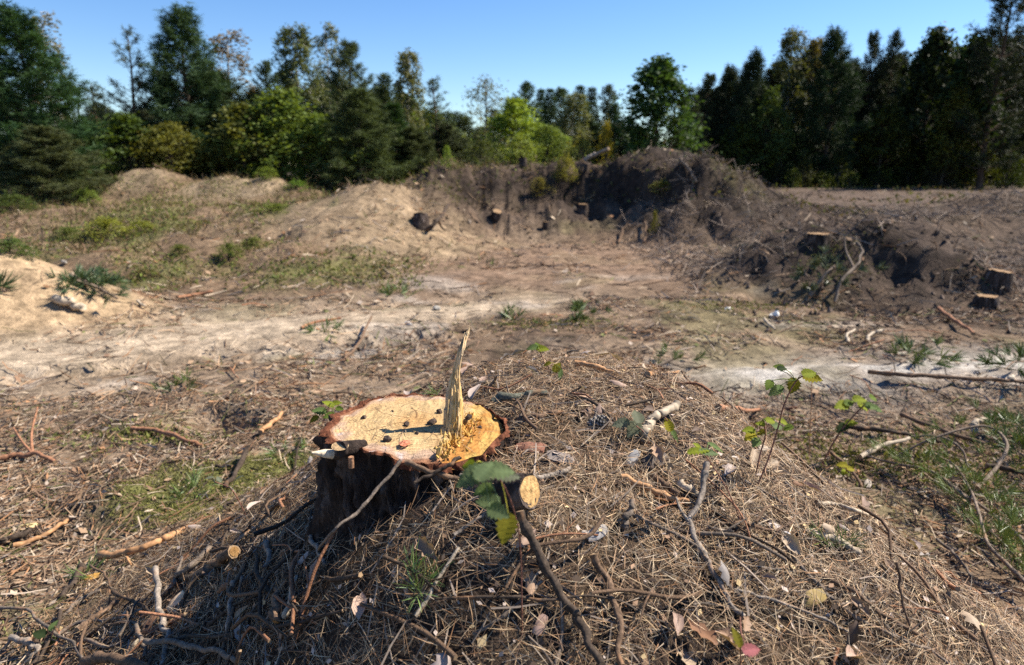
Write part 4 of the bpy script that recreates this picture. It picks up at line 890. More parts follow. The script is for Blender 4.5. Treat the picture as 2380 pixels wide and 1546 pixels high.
stick([(1775, 742, .03), (1800, 768, .03)], 3.5, 'pale', 'short pale stick below the white stone', peeled=True)
stick([(1500, 878, .02), (1570, 868, .03), (1640, 852, .03)], 4, 'orange', 'tan stick along the upper edge of the grey sand')
stick([(1358, 375, .05), (1385, 362, .12), (1412, 349, .15)], 4.5, 'silver', 'grey log lying on the lip of the quarry bank', cat='log', name='small_log', peeled=True)
stick([(988, 540, .02), (1015, 517, .3), (1046, 478, .55)], 4.5, 'dark', 'dead forked stick sticking out of the sandy hump', [([(1010, 522, .2), (1025, 530, .1), (1035, 540)], 3)])
stick([(1438, 566, .02), (1448, 535, .1), (1462, 512, .15)], 2.6, 'brown', 'thin root hanging at the foot of the spur, left one', name='root', cat='root')
stick([(1496, 566, .02), (1500, 540, .1), (1498, 515, .1)], 2.6, 'brown', 'thin root hanging at the foot of the spur, right one', name='root', cat='root')
stick([(1582, 372, .05), (1602, 398, .1), (1618, 425, .1)], 3.5, 'grey', 'root dangling from the top of the spur', name='root', cat='root')
stick([(2290, 1085, .03), (2340, 1095, .03), (2384, 1108, .03)], 7, 'dark', 'dark branch end at the right edge behind the fallen pine branch')
stick([(800, 838, .02), (830, 805, .04), (862, 740, .1)], 3.5, 'brown', 'thin dead twig standing on the open ground behind the stump')
stick([(700, 764, .02), (740, 750, .03), (790, 742, .03)], 3.5, 'red', 'reddish stick on the open ground near the track')
stick([(1340, 848, .03), (1380, 855, .035), (1422, 868, .02)], 6.5, 'orange', 'pinkish strip of bark on the crest of the mound', cat='bark strip', name='bark_strip', peeled=True)
stick([(1438, 1110, .01), (1500, 1134, .015), (1560, 1160, .01), (1610, 1172, .005)], 8, 'orange', 'long orange-brown strip of bark left of the forked silver stick', cat='bark strip', name='bark_strip', peeled=True)
# ------------------------------------------------------------------ pine cone
cp = hit(1385, 1000); cone = empty('pine_cone', (cp[0], cp[1], cp[2] + .012)); cone.rotation_euler = (0.9, .4, .6); tag(cone, 'closed grey pine cone lying on the needles behind the three-leaf bramble', 'pine cone')
mb = MB(); n = 34; zc = np.linspace(-.024, .026, 12); tube(mb, np.stack([zc * 0, zc * 0, zc], 1), .0165 * np.sqrt(np.clip(1 - ((zc + .004) / .031) ** 2, .02, 1)), 10); link('core', mb.mesh('cone_core', [M_stick]), cone, (.06, .05, .04))
for k in range(70):
    f = (k + .5) / 70; z = -.022 + .047 * f; a = k * 2.39996; r = .0185 * math.sqrt(max(.03, 1 - ((z + .004) / .031) ** 2)); d = np.array([math.cos(a), math.sin(a), .35]); s = np.array([-math.sin(a), math.cos(a), 0])
    if k == 0: mb = MB()
    c = np.array([0, 0, z]) + d * r * .75; w_ = .0042 * (.6 + r / .03); e = np.array([0, 0, 1.0]); q = unit(d)
    V = [c - s * w_ - e * .003, c + s * w_ - e * .003, c + s * w_ * .8 + e * .004 + q * .003, c - s * w_ * .8 + e * .004 + q * .003, c + q * .006 + e * .001]
    mb.add(V, [[0, 1, 4], [1, 2, 4], [2, 3, 4], [3, 0, 4]], 0, np.array([.24, .215, .19]) * random.uniform(.6, 1.2))
tag(link('scale', mb.mesh('cone_scales', [M_chip], False), cone), kind='stuff')

# ------------------------------------------------------------------ leaves
def leaf_geom(mb, base, d, nrm, L, W, col, serr=.17, fold=.22, veins=6, droop=.15, rows=13, seed=0, mat=0):
    g = np.random.default_rng(seed); d = unit(d); nrm = unit(nrm - d * np.dot(nrm, d)); s = np.cross(d, nrm); V = []; C = []
    for i in range(rows):
        t_ = i / (rows - 1); w_ = W / 2 * (math.sin(math.pi * min(1, t_ ** .75 * .98 + .02))) ** .75 * (1 + serr * (1 if i % 2 else -1))
        for k, q in enumerate((-1, -.5, 0, .5, 1)):
            h = fold * abs(q) * w_ + .06 * L * math.sin(t_ * veins * 6.28 + abs(q) * 2) * (abs(q) > 0) * .5 - droop * L * t_ * t_
            V.append(base + d * (L * (t_ - .06 * abs(q))) + s * q * w_ + nrm * h); C.append(np.array(col) * (1.18 if q == 0 else 1) * g.uniform(.88, 1.1))
    F = [[i * 5 + k, i * 5 + k + 1, i * 5 + k + 6, i * 5 + k + 5] for i in range(rows - 1) for k in range(4)]
    mb.add(V, F, mat, np.array(C))
def img_dir(deg, nrm):
    a = R(deg); d = np.array([math.cos(a), 0, 0]) + math.sin(a) * np.array([0, .55, .85]); d = d - nrm * np.dot(d, nrm); return unit(d)
LEAFC = {'green': (.15, .21, .04), 'bright': (.24, .28, .03), 'yellow': (.34, .30, .03), 'greygreen': (.145, .195, .09), 'olive': (.20, .18, .02), 'dark': (.05, .075, .03), 'pink': (.45, .16, .17), 'bluish': (.14, .20, .07), 'graygrey': (.19, .205, .14)}
def bramble(label, stem, y0, leaves, r_px=1.8, stemcol=(.22, .10, .07), tilt=.5, cat='plant', name='bramble_seedling', group=None, y1=None):
    """stem: photo points at depth y0 (last one rests on the ground); leaves: (u, v, length px, direction deg, colour, flip)"""
    foot = hit(*stem[-1]); y0 = y0 or foot[1]
    P = [at_y(u, v_, y0 + (foot[1] - y0) * k / max(1, len(stem) - 1)) for k, (u, v_) in enumerate(stem[:-1])] + [foot - np.array([0, 0, .01])]
    e = empty(name, foot); tag(e, label, cat, group); mb = MB(); tube(mb, spline(P, 6 * len(P)) - foot, r_px / FPX * y0, 5, rough=.1); link('stem', mb.mesh('bramble_stem', [M_stick]), e, stemcol)
    for k, (u, v_, L, deg, cn, *tl) in enumerate(leaves):
        g = np.random.default_rng(int(u * 7 + v_)); c = at_y(u, v_, y0 + g.normal(0, .012)); Lm = L / FPX * y0 * .92
        nrm = unit(np.array([g.normal(0, .25), -(tl[0] if tl else tilt), .8])); d = img_dir(deg, nrm)
        mb = MB(); leaf_geom(mb, c - d * Lm / 2 - foot, d, nrm, Lm, Lm * (tl[1] if len(tl) > 1 else .68), (1, 1, 1), seed=k, droop=g.uniform(.05, .25))
        q = np.array(P); j = np.argmin(np.linalg.norm(q[:-1] - (c - d * Lm / 2), axis=1)); tube(mb, [q[j] - foot, (q[j] + c - d * Lm / 2) / 2 - foot + np.array([0, 0, .004]), c - d * Lm / 2 - foot], .0007, 4, 1)
        link('leaf', mb.mesh('bramble_leaf', [M_bramble, M_stick]), e, LEAFC[cn])
    return e
bramble('blurred bramble shoot with grey-green and olive leaves close to the viewer, before the sawn limb', [(1120, 1075), (1165, 1120), (1195, 1190), (1210, 1290), (1213, 1470)], .74,
    [(1090, 1110, 95, 205, 'greygreen'), (1130, 1090, 80, 60, 'greygreen'), (1165, 1092, 85, 8, 'greygreen'), (1085, 1082, 55, 160, 'bright'), (1185, 1105, 60, -5, 'graygrey'), (1130, 1165, 75, 165, 'greygreen'), (1160, 1190, 70, -30, 'greygreen'), (1175, 1232, 88, -100, 'olive', 1.2), (1120, 1140, 60, 200, 'bluish')], 2.2)
bramble('grey-green three-leaf bramble right of the pine cone', [(1478, 990), (1500, 1010), (1512, 1035)], 0, [(1440, 985, 50, 185, 'graygrey'), (1480, 965, 50, 95, 'graygrey'), (1470, 1000, 58, 235, 'graygrey', .7)], 1.6)
bramble('small bramble with one yellow leaf in front of the curved pale stick', [(1545, 970), (1562, 1000), (1575, 1045)], 0, [(1552, 985, 40, 105, 'yellow', 1.1), (1568, 1012, 46, -60, 'bluish', 1.0, .35)], 1.6)
bramble('bramble shoot with long green leaves above the forked silver stick', [(1625, 1045), (1640, 1060), (1690, 1140), (1735, 1230)], 0, [(1625, 1046, 62, 10, 'bright', .2, .5), (1650, 1052, 58, 5, 'greygreen', .3, .5), (1618, 1035, 26, 150, 'bright'), (1665, 1040, 50, -30, 'bluish', .3, .4)], 1.5)
bramble('yellow-green plant with a cluster of small leaves on the right shoulder', [(1772, 975), (1778, 1010), (1765, 1060), (1752, 1118)], 0, [(1738, 1000, 36, 180, 'bright'), (1742, 1015, 42, 215, 'yellow'), (1768, 1005, 26, 200, 'olive'), (1765, 985, 26, 160, 'bright'), (1792, 978, 34, 10, 'bright'), (1808, 990, 40, 20, 'greygreen'), (1822, 982, 32, -20, 'bright'), (1755, 1030, 38, 230, 'bluish'), (1830, 995, 30, 200, 'green')], 1.8)
bramble('tall thin plant with a drooping yellow leaf, highest on the right', [(1882, 868), (1850, 885), (1822, 940), (1806, 1000), (1780, 1080), (1752, 1135)], 0, [(1882, 868, 46, 15, 'bright', .6), (1890, 878, 50, -25, 'yellow', .6), (1842, 898, 44, -110, 'olive', 1.3, .85), (1808, 852, 30, 150, 'green'), (1818, 856, 28, 10, 'dark'), (1800, 910, 44, 210, 'greygreen', .9), (1786, 895, 36, 240, 'green'), (1812, 905, 30, 250, 'bluish')], 1.9)
bramble('leaning dark-stemmed plant with green leaves right of the tallest plant', [(2010, 940), (1985, 965), (1955, 1000), (1930, 1040), (1905, 1085)], 0, [(1955, 942, 46, 200, 'bright'), (1975, 935, 36, 30, 'green'), (2000, 928, 42, 5, 'bright'), (2025, 945, 40, -10, 'bluish'), (2008, 946, 40, 0, 'bright'), (2040, 950, 34, -15, 'bluish'), (1980, 982, 34, 0, 'bright'), (1955, 995, 40, 215, 'dark'), (2030, 925, 34, 15, 'green')], 2.0)
bramble('dry thin stalk standing between two leafy plants on the right', [(1886, 880), (1884, 960), (1880, 1060)], 0, [(1882, 1010, 14, 20, 'olive')], 1.0, (.40, .22, .12))
bramble('small seedling with two green leaves on the crest of the mound', [(1252, 812), (1262, 835), (1275, 862)], 0, [(1235, 808, 32, 185, 'bluish'), (1262, 810, 34, -5, 'bright'), (1248, 802, 26, 100, 'green')], 1.2)
bramble('seedling with a folded brown-green leaf on the crest of the mound', [(1292, 850), (1298, 872), (1302, 892)], 0, [(1295, 852, 34, 60, 'olive', 1.0), (1302, 872, 34, -95, 'bluish', 1.0, .4), (1270, 846, 22, 190, 'olive')], 1.2)
bramble('small green plant peeping out behind the left rim of the stump', [(768, 938), (760, 960), (748, 990), (742, 1030)], 1.75, [(762, 937, 34, 165, 'bright', .3), (782, 937, 34, 10, 'bright', .3), (740, 955, 40, 180, 'bluish'), (762, 966, 32, 200, 'green'), (728, 975, 30, 215, 'olive'), (790, 950, 24, -20, 'green')], 1.3)
bramble('grey wilted bramble left of the stump above the moss', [(500, 1120), (540, 1140), (575, 1200)], 0, [(508, 1112, 30, 110, 'graygrey', .2, .5), (484, 1110, 26, 190, 'graygrey', .2, .4), (556, 1108, 26, 10, 'graygrey', .2, .4)], 1.5)
bramble('pink leaf on a stalk close to the viewer at the bottom edge', [(1738, 1512), (1722, 1470), (1720, 1440), (1722, 1555)], .72, [(1748, 1510, 62, 10, 'pink', .5, .6), (1712, 1478, 60, 100, 'olive', .8, .45)], 2)
bramble('green leaf sprig in the lower left tangle', [(128, 1455), (120, 1480), (118, 1510)], 0, [(126, 1452, 34, 80, 'bluish'), (118, 1495, 34, 250, 'bluish'), (90, 1473, 44, 175, 'dark')], 1.4)
bramble('yellow-leaved seedling at the foot of the mound near the fallen pine branch', [(1965, 1085), (1968, 1100), (1970, 1125)], 0, [(1955, 1080, 30, 170, 'yellow'), (1978, 1090, 26, 0, 'yellow'), (1960, 1098, 26, 220, 'bright')], 1.2)

# ------------------------------------------------------------------ green pine branches
def needle_fan(mb, c, d, n, L, W, col, spread, g):
    dd = unit(np.asarray(d)[None] + rdir(n, g) * spread); k = g.uniform(.7, 1.25, (n, 1)); yl = g.uniform(0, .35, (n, 1))
    ribbons(mb, np.broadcast_to(c, (n, 3)) + rdir(n, g) * .006, dd, rdir(n, g), L * g.uniform(.6, 1.1, n), np.full(n, W), 2, g.normal(0, .15, n), np.asarray(col) * k * np.concatenate([1 + yl, 1 + .3 * yl, 1 - yl], 1))
M_grn = plain_attr('green_needle', 0.45, 0.35, 0.1, True)
def pine_branch(label, stems, ntuft, L, col, lift=.05, name='pine_branch', cat='pine branch', r_px=5, lat=.05, nn=26, W=.0016, group=None):
    g = np.random.default_rng(int(abs(stems[0][0][0]))); foot = hit(*stems[0][0][:2]); e = empty(name, foot); tag(e, label, cat, group); tm = MB(); nm = MB()
    for st in stems:
        P = np.array([hit(u, v_) + np.array([0, 0, lf]) for u, v_, lf in st]); S_ = spline(P, 6 * len(P)); D = np.mean(P[:, 1]) / cP
        tube(tm, S_ - foot, r_px / FPX * D * np.linspace(1, .5, len(S_)), 6, rough=.12)
        for k in range(ntuft):
            q = g.integers(1, len(S_) - 1); d = unit(S_[q + 1] - S_[q] + rdir(1, g)[0] * .02); c = S_[q] + np.array([g.normal(0, lat), g.normal(0, lat * 1.3), abs(g.normal(0, lift * .5))])
            gz = hz(c[0], c[1]); c[2] = max(c[2], gz + .015); dn = unit(unit(c - S_[q]) * .7 + d * .4 + np.array([0, 0, .35]))
            needle_fan(nm, c - foot, dn, nn, L, W, col, .75, g)
    link('stem', tm.mesh('pine_stem', [M_stick]), e, (.20, .15, .11)); link('needles', nm.mesh('pine_needles', [M_grn]), e, (1, 1, 1)); return e
pine_branch('fallen pine branch with fresh green needles at the foot of the right slope', [[(2384, 1398, .05), (2321, 1357, .08), (2282, 1328, .10), (2260, 1263, .12), (2242, 1206, .12), (2210, 1149, .12), (2174, 1113, .10)], [(2260, 1190, .10), (2303, 1160, .14), (2321, 1124, .18), (2267, 1093, .20), (2156, 1095, .15), (2080, 1085, .05)], [(2384, 1300, .05), (2330, 1255, .06), (2260, 1200, .06), (2200, 1160, .06)], [(2240, 1206, .08), (2160, 1140, .08), (2080, 1110, .06), (2010, 1080, .04)], [(2384, 1350, .03), (2340, 1310, .05), (2290, 1260, .05)]], 22, .058, (.105, .155, .036), lift=.09, nn=28, W=.0020, lat=.055)
stick([(2117, 1018, .10), (2178, 1016, .14), (2228, 1041, .12), (2249, 1090, .02)], 3.2, 'grey', 'thin bare twig arching over the fallen pine branch')
pine_branch('tuft of fresh green pine needles lying in front of the stump shadow', [[(985, 1412, .005), (965, 1390, .025), (945, 1372, .035)]], 6, .05, (.13, .21, .08), .02, 'pine_sprig', 'pine sprig', 3, .008, 14, .0019)
pine_branch('dark green cut pine branch on the slope of the sand pile', [[(165, 650, .04), (215, 680, .07), (275, 705, .04)], [(180, 665, .04), (240, 690, .07)]], 22, .11, (.055, .095, .045), .05, nn=22, W=.008, lat=.10)
pine_branch('small green pine cutting at the left edge of the sand pile', [[(-10, 680, .05), (18, 695, .06)]], 10, .15, (.06, .10, .05), .06, 'pine_sprig', 'pine sprig', 3, .06, 18, .012)
pine_branch('grey-green pine top lying in the hollow between the dark heaps', [[(1880, 700, .05), (1910, 678, .15), (1935, 660, .18)]], 20, .10, (.075, .10, .06), .1, nn=24, W=.011, lat=.12)
pine_branch('green pine clump on the open ground behind the mound crest', [[(1335, 750, .02), (1360, 742, .06), (1380, 735, .06)]], 14, .08, (.08, .125, .04), .06, 'pine_sprig', 'pine sprig', 3, .07, 20, .009)
pine_branch('green pine clump along the top of the grey sand', [[(1535, 856, .02), (1570, 850, .05), (1600, 846, .04)]], 12, .07, (.10, .14, .05), .03, 'pine_sprig', 'pine sprig', 3, .05, 18, .005)
pine_branch('green pine clump beyond the thin trunk on the grey sand', [[(2090, 850, .02), (2130, 842, .06), (2160, 850, .04)]], 14, .10, (.085, .13, .045), .05, 'pine_sprig', 'pine sprig', 3, .08, 20, .007)
pine_branch('green pine branch cut off by the right edge behind the grey sand', [[(2384, 860, .05), (2350, 880, .1), (2330, 890, .08)]], 14, .09, (.06, .10, .03), .06, 'pine_branch', 'pine branch', 3, .07, 22, .006)
pine_branch('green pine branch cut off by the right edge above the fallen branch', [[(2384, 1050, .05), (2355, 1040, .1), (2330, 1020, .08)], [(2384, 1080, .03), (2340, 1065, .06)]], 12, .075, (.06, .10, .03), .05, 'pine_branch', 'pine branch', 3, .05, 22, .004)
for k, (u, v_, lab) in enumerate(((195, 1350, 'green needle sprig under the blackened stick end at left'), (440, 1150, 'green needle sprig in the lower moss left of the stump'), (660, 1065, 'green needle sprig at the left foot of the stump slope'), (900, 690, 'small green sprig in the middle of the open ground'), (755, 775, 'low green sprig near the end of the track'), (1190, 745, 'green sprig behind the stump splinter'), (430, 905, 'green sprig on the ground below the track'), (1935, 1300, 'green and orange needle sprig on the right slope'), (1020, 912, 'green needle sprig behind the splinter on the stump rim'))):
    if k == 8:
        e = empty('pine_sprig', top(1012, 918)); tag(e, lab, 'pine sprig', 'small green needle sprigs'); nm = MB(); g = np.random.default_rng(3); needle_fan(nm, np.array([0, 0, .004]), np.array([-.5, 0, .5]), 26, .035, .0016, (.10, .15, .05), .8, g); link('needles', nm.mesh('pine_needles', [M_grn]), e, (1, 1, 1)); continue
    p = hit(u, v_); s = p[1] / 1.3
    pine_branch(lab, [[(u, v_, .01), (u + 14, v_ - 8, .02)]], 7, .045 * s ** .6, (.095, .15, .05), .015, 'pine_sprig', 'pine sprig', 2.5, .018 * s, 14, .0018 * s, 'small green needle sprigs')

# ------------------------------------------------------------------ stones and bright chips
for k, (u, v_, r, lab, colr) in enumerate(((1800, 738, 17, 'pale angular stone below the dark heap', (.80, .76, .66)), (2350, 880, 9, 'white wood chunk beside the right edge branch', (.8, .68, .5)), (1478, 858, 9, 'white bark chunk where the mound meets the grey sand', (.85, .75, .66)), (150, 612, 9, 'pale stone on the berm above the sand pile', (.5, .44, .36)), (1690, 720, 8, 'small whitish chunk left of the pale stone', (.75, .70, .6)), (1015, 720, 9, 'grey lump on the open ground behind the splinter', (.4, .36, .3)), (950, 755, 9, 'light grey stone on the open ground near the track', (.62, .57, .5)))):
    p = hit(u, v_); lump('stone' if 'chunk' not in lab else 'wood_chunk', p, r / FPX * p[1], lab, 'stone' if 'chunk' not in lab else 'wood chunk', colr, M_peeled, 700 + k, .6)
for k, (u, v_, L, deg, colr, lab) in enumerate(((412, 1405, 46, 55, (.78, .55, .34), 'bright split chip of wood among the lower left sticks'), (350, 1458, 60, 40, (.55, .26, .12), 'orange inner-bark plate left of the ringed stick foot'), (312, 1512, 36, 70, (.75, .58, .36), 'yellowish chip below the stout grey stick'), (66, 1230, 34, 20, (.72, .52, .26), 'yellow chip on top of the dark stub at the left edge'), (216, 1347, 30, 15, (.60, .33, .08), 'amber chip in the left tangle beside the arched twig'), (1232, 1052, 60, -15, (.26, .12, .075), 'curved reddish bark plate right of the stump'), (1300, 1075, 60, 5, (.20, .165, .145), 'grey rolled bark plate right of the reddish plate'), (1350, 935, 44, -30, (.45, .30, .21), 'pinkish bark plate under the arched dark twig'), (1470, 1075, 40, 60, (.30, .28, .26), 'upright grey bark flake above the orange-brown strip'), (1520, 1080, 60, 30, (.10, .075, .06), 'dark curled bark plate left of the forked silver stick'),
        (1830, 1268, 42, 100, (.50, .46, .45), 'white curled leaf at the upper end of the longest grey stick'), (1385, 1250, 50, 30, (.36, .33, .31), 'lobed grey oak leaf above the rough grey-brown stick'), (1365, 1252, 26, 160, (.52, .46, .42), 'white scrap of bark beside the lobed oak leaf'), (1255, 1462, 44, 60, (.42, .27, .20), 'rolled pink-brown bark piece left of the thickest stick'), (1800, 1235, 34, -10, (.56, .46, .40), 'white rolled birch bark on the right slope'), (2015, 1130, 26, 60, (.36, .30, .24), 'pale chip between slope and fallen pine branch'), (1885, 1400, 60, 20, (.40, .28, .10), 'large yellow-brown dead leaf on the lower right slope'), (1770, 1050, 30, 20, (.5, .4, .3), 'tan chip below the yellow-green plant'))):
    p = hit(u, v_); D = p[1] / cP; Lm = L / FPX * D * 1.2; g = np.random.default_rng(800 + k); nrm = unit(normal(np.array([p[0]]), np.array([p[1]]))[0] + np.array([g.normal(0, .2), -.35, 0])); d = img_dir(deg, nrm)
    mb = MB(); s = np.cross(d, nrm); rows, cols_ = 6, 6; V = []
    for th_ in (0, .0022):
        for i in range(rows):
            for q in range(cols_):
                tt_ = i / (rows - 1); qq = q / (cols_ - 1) * 2 - 1; w_ = Lm * .26 * (1 - .35 * abs(2 * tt_ - 1) ** 3) * (1 + .05 * g.normal()); cur = g.uniform(.9, 1.1) * 1.1
                V.append(d * (Lm * (tt_ - .5) * (1 + .03 * g.normal())) + s * w_ * math.sin(qq * cur) / cur * 1.2 + nrm * (w_ * .45 * (math.cos(qq * cur)) + .05 * Lm * g.normal() * .3 + th_))
    F = []
    for l in range(2):
        F += [[l * 36 + i * 6 + q, l * 36 + i * 6 + q + 1, l * 36 + i * 6 + q + 7, l * 36 + i * 6 + q + 6] for i in range(5) for q in range(5)]
    mb.add(np.array(V), F); leafy = 'leaf' in lab
    o = link('dead_leaf' if leafy else 'wood_chip' if 'chip' in lab else 'bark_plate', mb.mesh('plate', [M_dead if leafy else M_peeled]), None, colr, p + np.array([0, 0, .008])); tag(o, lab, 'leaf' if leafy else 'wood chip' if 'chip' in lab else 'bark')

# ------------------------------------------------------------------ scattered litter one can still pick out: leaves, flakes, twigs
def on_mound(n, g, x0=-1.3, x1=1.5, y0=.62, y1=2.7, rmax=.86):
    out = []
    while len(out) < n:
        x = g.uniform(x0, x1); y = g.uniform(y0, y1)
        if abs(x) > .80 * y + .1 or math.hypot(x - SX, y - SY) < .25: continue
        if float(mound_r(np.array([x]), np.array([y]))[0]) > rmax: continue
        out.append((x, y))
    return out
g = np.random.default_rng(99); leafm = []
for k in range(8):
    mb = MB(); rows = 7; V = []; cu = g.uniform(.5, 1.6) * (1 if k % 3 else -1)
    for i in range(rows):
        t_ = i / (rows - 1); w_ = .30 * math.sin(math.pi * (t_ * .92 + .06)) ** .8 * (1 + (.28 if k < 3 else .06) * (-1) ** i)
        for q in range(5):
            a = (q / 2 - 1) * cu; V.append((w_ * math.sin(a) / abs(cu), t_ - .5 + .03 * g.normal(), w_ / abs(cu) * (1 - math.cos(a)) * np.sign(cu) + .12 * math.sin(t_ * 3 + k) + .015 * g.normal()))
    mb.add(np.array(V), [[i * 5 + q, i * 5 + q + 1, i * 5 + q + 6, i * 5 + q + 5] for i in range(rows - 1) for q in range(4)]); leafm.append(mb.mesh('dead_leaf', [M_dead]))
LC = [(.36, .245, .185), (.30, .26, .235), (.42, .31, .21), (.25, .125, .065), (.13, .085, .06), (.44, .35, .30), (.30, .19, .12)]
for k, (x, y) in enumerate(on_mound(220, g)):
    o = bpy.data.objects.new('dead_leaf', leafm[k % 8]); COL.objects.link(o); s = g.uniform(.026, .064); o.scale = (s, s, s)
    nr_ = Vector(normal(np.array([x]), np.array([y]))[0] + g.normal(0, .35, 3) * np.array([1, 1, .3])); o.rotation_euler = (nr_.to_track_quat('Z', 'Y') @ Matrix.Rotation(g.uniform(0, 6.28), 3, 'Z').to_quaternion()).to_euler()
    o.location = (x, y, hz(x, y) + g.uniform(.016, .034)); o.color = (*(np.array(LC[g.integers(0, 7)]) * g.uniform(.8, 1.15)), 1); tag(o, 'small curled dead leaf or bark flake scattered in the needle litter of the mound', 'leaf', 'dead leaves in the needle litter')
twm = []
for k in range(8):
    mb = MB(); P = spline([(-.5, 0, 0), (-.2, g.normal(0, .05), g.normal(0, .04)), (.15, g.normal(0, .07), g.normal(0, .04)), (.5, g.normal(0, .08), g.normal(0, .03))], 9); tube(mb, P, np.linspace(.022, .013, 9) * g.uniform(.7, 1.3), 5, 0, 1, rough=.15, seed=k)
    if k % 2: tube(mb, spline([P[4], P[4] + np.array([.1, .08, .03]), P[4] + np.array([.2, .2, .05])], 5), np.linspace(.012, .007, 5), 4)
    twm.append(mb.mesh('twig', [M_stick, M_stickcut]))
def scatter_twigs(n, pos, smin, smax, label, group):
    for k, (x, y) in enumerate(pos):
        o = bpy.data.objects.new('twig', twm[k % 8]); COL.objects.link(o); s = g.uniform(smin, smax); o.scale = (s, s * (.62 if smax > .4 else 1), s * (.62 if smax > .4 else 1))
        nr_ = Vector(normal(np.array([x]), np.array([y]))[0] + g.normal(0, .12, 3)); o.rotation_euler = (nr_.to_track_quat('Z', 'Y') @ Matrix.Rotation(g.uniform(0, 6.28), 3, 'Z').to_quaternion()).to_euler()
        o.location = (x, y, hz(x, y) + g.uniform(.012, .03)); o.color = (*(np.array(list(WOODC.values())[g.integers(0, 4)]) * g.uniform(.75, 1.3)), 1); tag(o, label, 'twig', group)
scatter_twigs(0, on_mound(130, g), .08, .24, 'small bare twig scattered in the needle litter of the mound', 'small twigs on the mound')
tl = [(x, y) for x, y in on_mound(400, g, -1.3, -.1, .7, 1.6, .98) if x < -.35][:75]
scatter_twigs(0, tl, .10, .30, 'thin twig of the tangle heaped at the lower left', 'twigs of the lower left tangle')
fl_ = []
while len(fl_) < 75:
    y = g.uniform(2.4, 8.5); x = g.uniform(-.72, .72) * y
    if float(mound_r(np.array([x]), np.array([y]))[0]) > 1.02 and not (x < -1.2 and 4.0 < y < 5.5): fl_.append((x, y))
scatter_twigs(0, fl_, .2, .45, 'dry stick strewn over the flat ground of the clearing', 'sticks strewn over the clearing')

# ------------------------------------------------------------------ litter nobody could count
def place(n, xr, yr, accept, g):
    x = g.uniform(*xr, n); y = g.uniform(*yr, n); k = accept(x, y); return x[k], y[k]
def prisms(mb, p, d, L, r, col, bend, g):
    Np = len(p); d = unit(d); s = unit(np.cross(d, rdir(Np, g))); u_ = np.cross(d, s); rows = []
    for t_, w_ in ((0, .9), (.5, 1), (1, .6)):
        c = p + d * (L * (t_ - .5))[:, None] + u_ * (bend * L * (t_ - .5) ** 2)[:, None]
        for a in (0, 2.094, 4.189): rows.append(c + (s * math.cos(a) + u_ * math.sin(a)) * (r * w_)[:, None])
    V = np.stack(rows, 1); b_ = np.arange(Np) * 9; F = [np.stack([b_ + l * 3 + q, b_ + l * 3 + (q + 1) % 3, b_ + l * 3 + 3 + (q + 1) % 3, b_ + l * 3 + 3 + q], -1) for l in range(2) for q in range(3)]
    mb.add(V.reshape(-1, 3), np.concatenate(F), 0, np.repeat(col, 9, 0))
def lay(x, y, lo, hi, g, flat=.25):
    n_ = normal(x, y); a = g.uniform(0, 2 * np.pi, len(x)); t0 = np.stack([np.cos(a), np.sin(a), np.zeros_like(a)], 1); t0 = unit(t0 - n_ * np.sum(t0 * n_, 1, keepdims=True)); d = unit(t0 + n_ * g.normal(0, flat, (len(x), 1)))
    p = np.stack([x, y, height(x, y) + lo + (hi - lo) * g.random(len(x)) ** 1.6], 1); return p, d, n_
g = np.random.default_rng(123)
NC = np.array([(.40, .28, .162), (.31, .195, .108), (.23, .135, .07), (.48, .365, .235), (.11, .065, .04), (.31, .245, .18), (.30, .155, .07)])
def acc(x, y):
    r = mound_r(x, y); keep = (r < 1.0 - .22 * g.random(len(x)) ** 2) & (np.hypot(x - SX, y - SY) > .205) & (np.abs(x) < .84 * y + .7)
    dens = .55 + .8 * ss(-.35, .25, fbm(x * 4.5, y * 4.5, 3, 301)); dens = np.where(y > 2.1, dens * .7, dens); return keep & (g.random(len(x)) < dens)
mb = MB(); x, y = place(285000, (-2.0, 2.5), (.5, 2.85), acc, g); n = len(x)
p, d, n_ = lay(x, y, .001, .026, g, .18); col = NC[g.choice(7, n, p=[.22, .2, .16, .10, .16, .08, .08])] * (.38 + 1.15 * g.random((n, 1))); L = g.uniform(.030, .068, n)
ribbons(mb, p - d * (L / 2)[:, None], d, unit(np.cross(d, n_) + rdir(n, g) * .6), L, np.full(n, .00112) * g.uniform(.7, 1.35, n), 2, g.normal(0, .26, n), col)
x, y = place(120000, (-2.0, 2.4), (.5, 2.85), acc, g); n = len(x); p, d, n_ = lay(x, y, .001, .018, g, .2); L = g.uniform(.007, .026, n)
ribbons(mb, p - d * (L / 2)[:, None], d, unit(np.cross(d, n_) + rdir(n, g) * .6), L, np.full(n, .0013) * g.uniform(.7, 1.4, n), 1, None, NC[g.choice(7, n, p=[.2, .2, .16, .10, .18, .1, .06])] * (.35 + 1.0 * g.random((n, 1))))
m2 = 260; a = g.uniform(0, 6.28, m2); rr = .17 * np.sqrt(g.random(m2)); k_ = np.arange(60); px_ = SX + rr[k_] * np.cos(a[k_]); py_ = SY + rr[k_] * np.sin(a[k_]); dd = rdir(60, g) * np.array([1, 1, .08])
ribbons(mb, np.stack([px_, py_, np.full(60, SZ + .002)], 1), dd, np.cross(unit(dd), [0, 0, 1]), g.uniform(.02, .05, 60), np.full(60, .0014), 2, g.normal(0, .2, 60), NC[g.integers(0, 5, 60)] * .8)
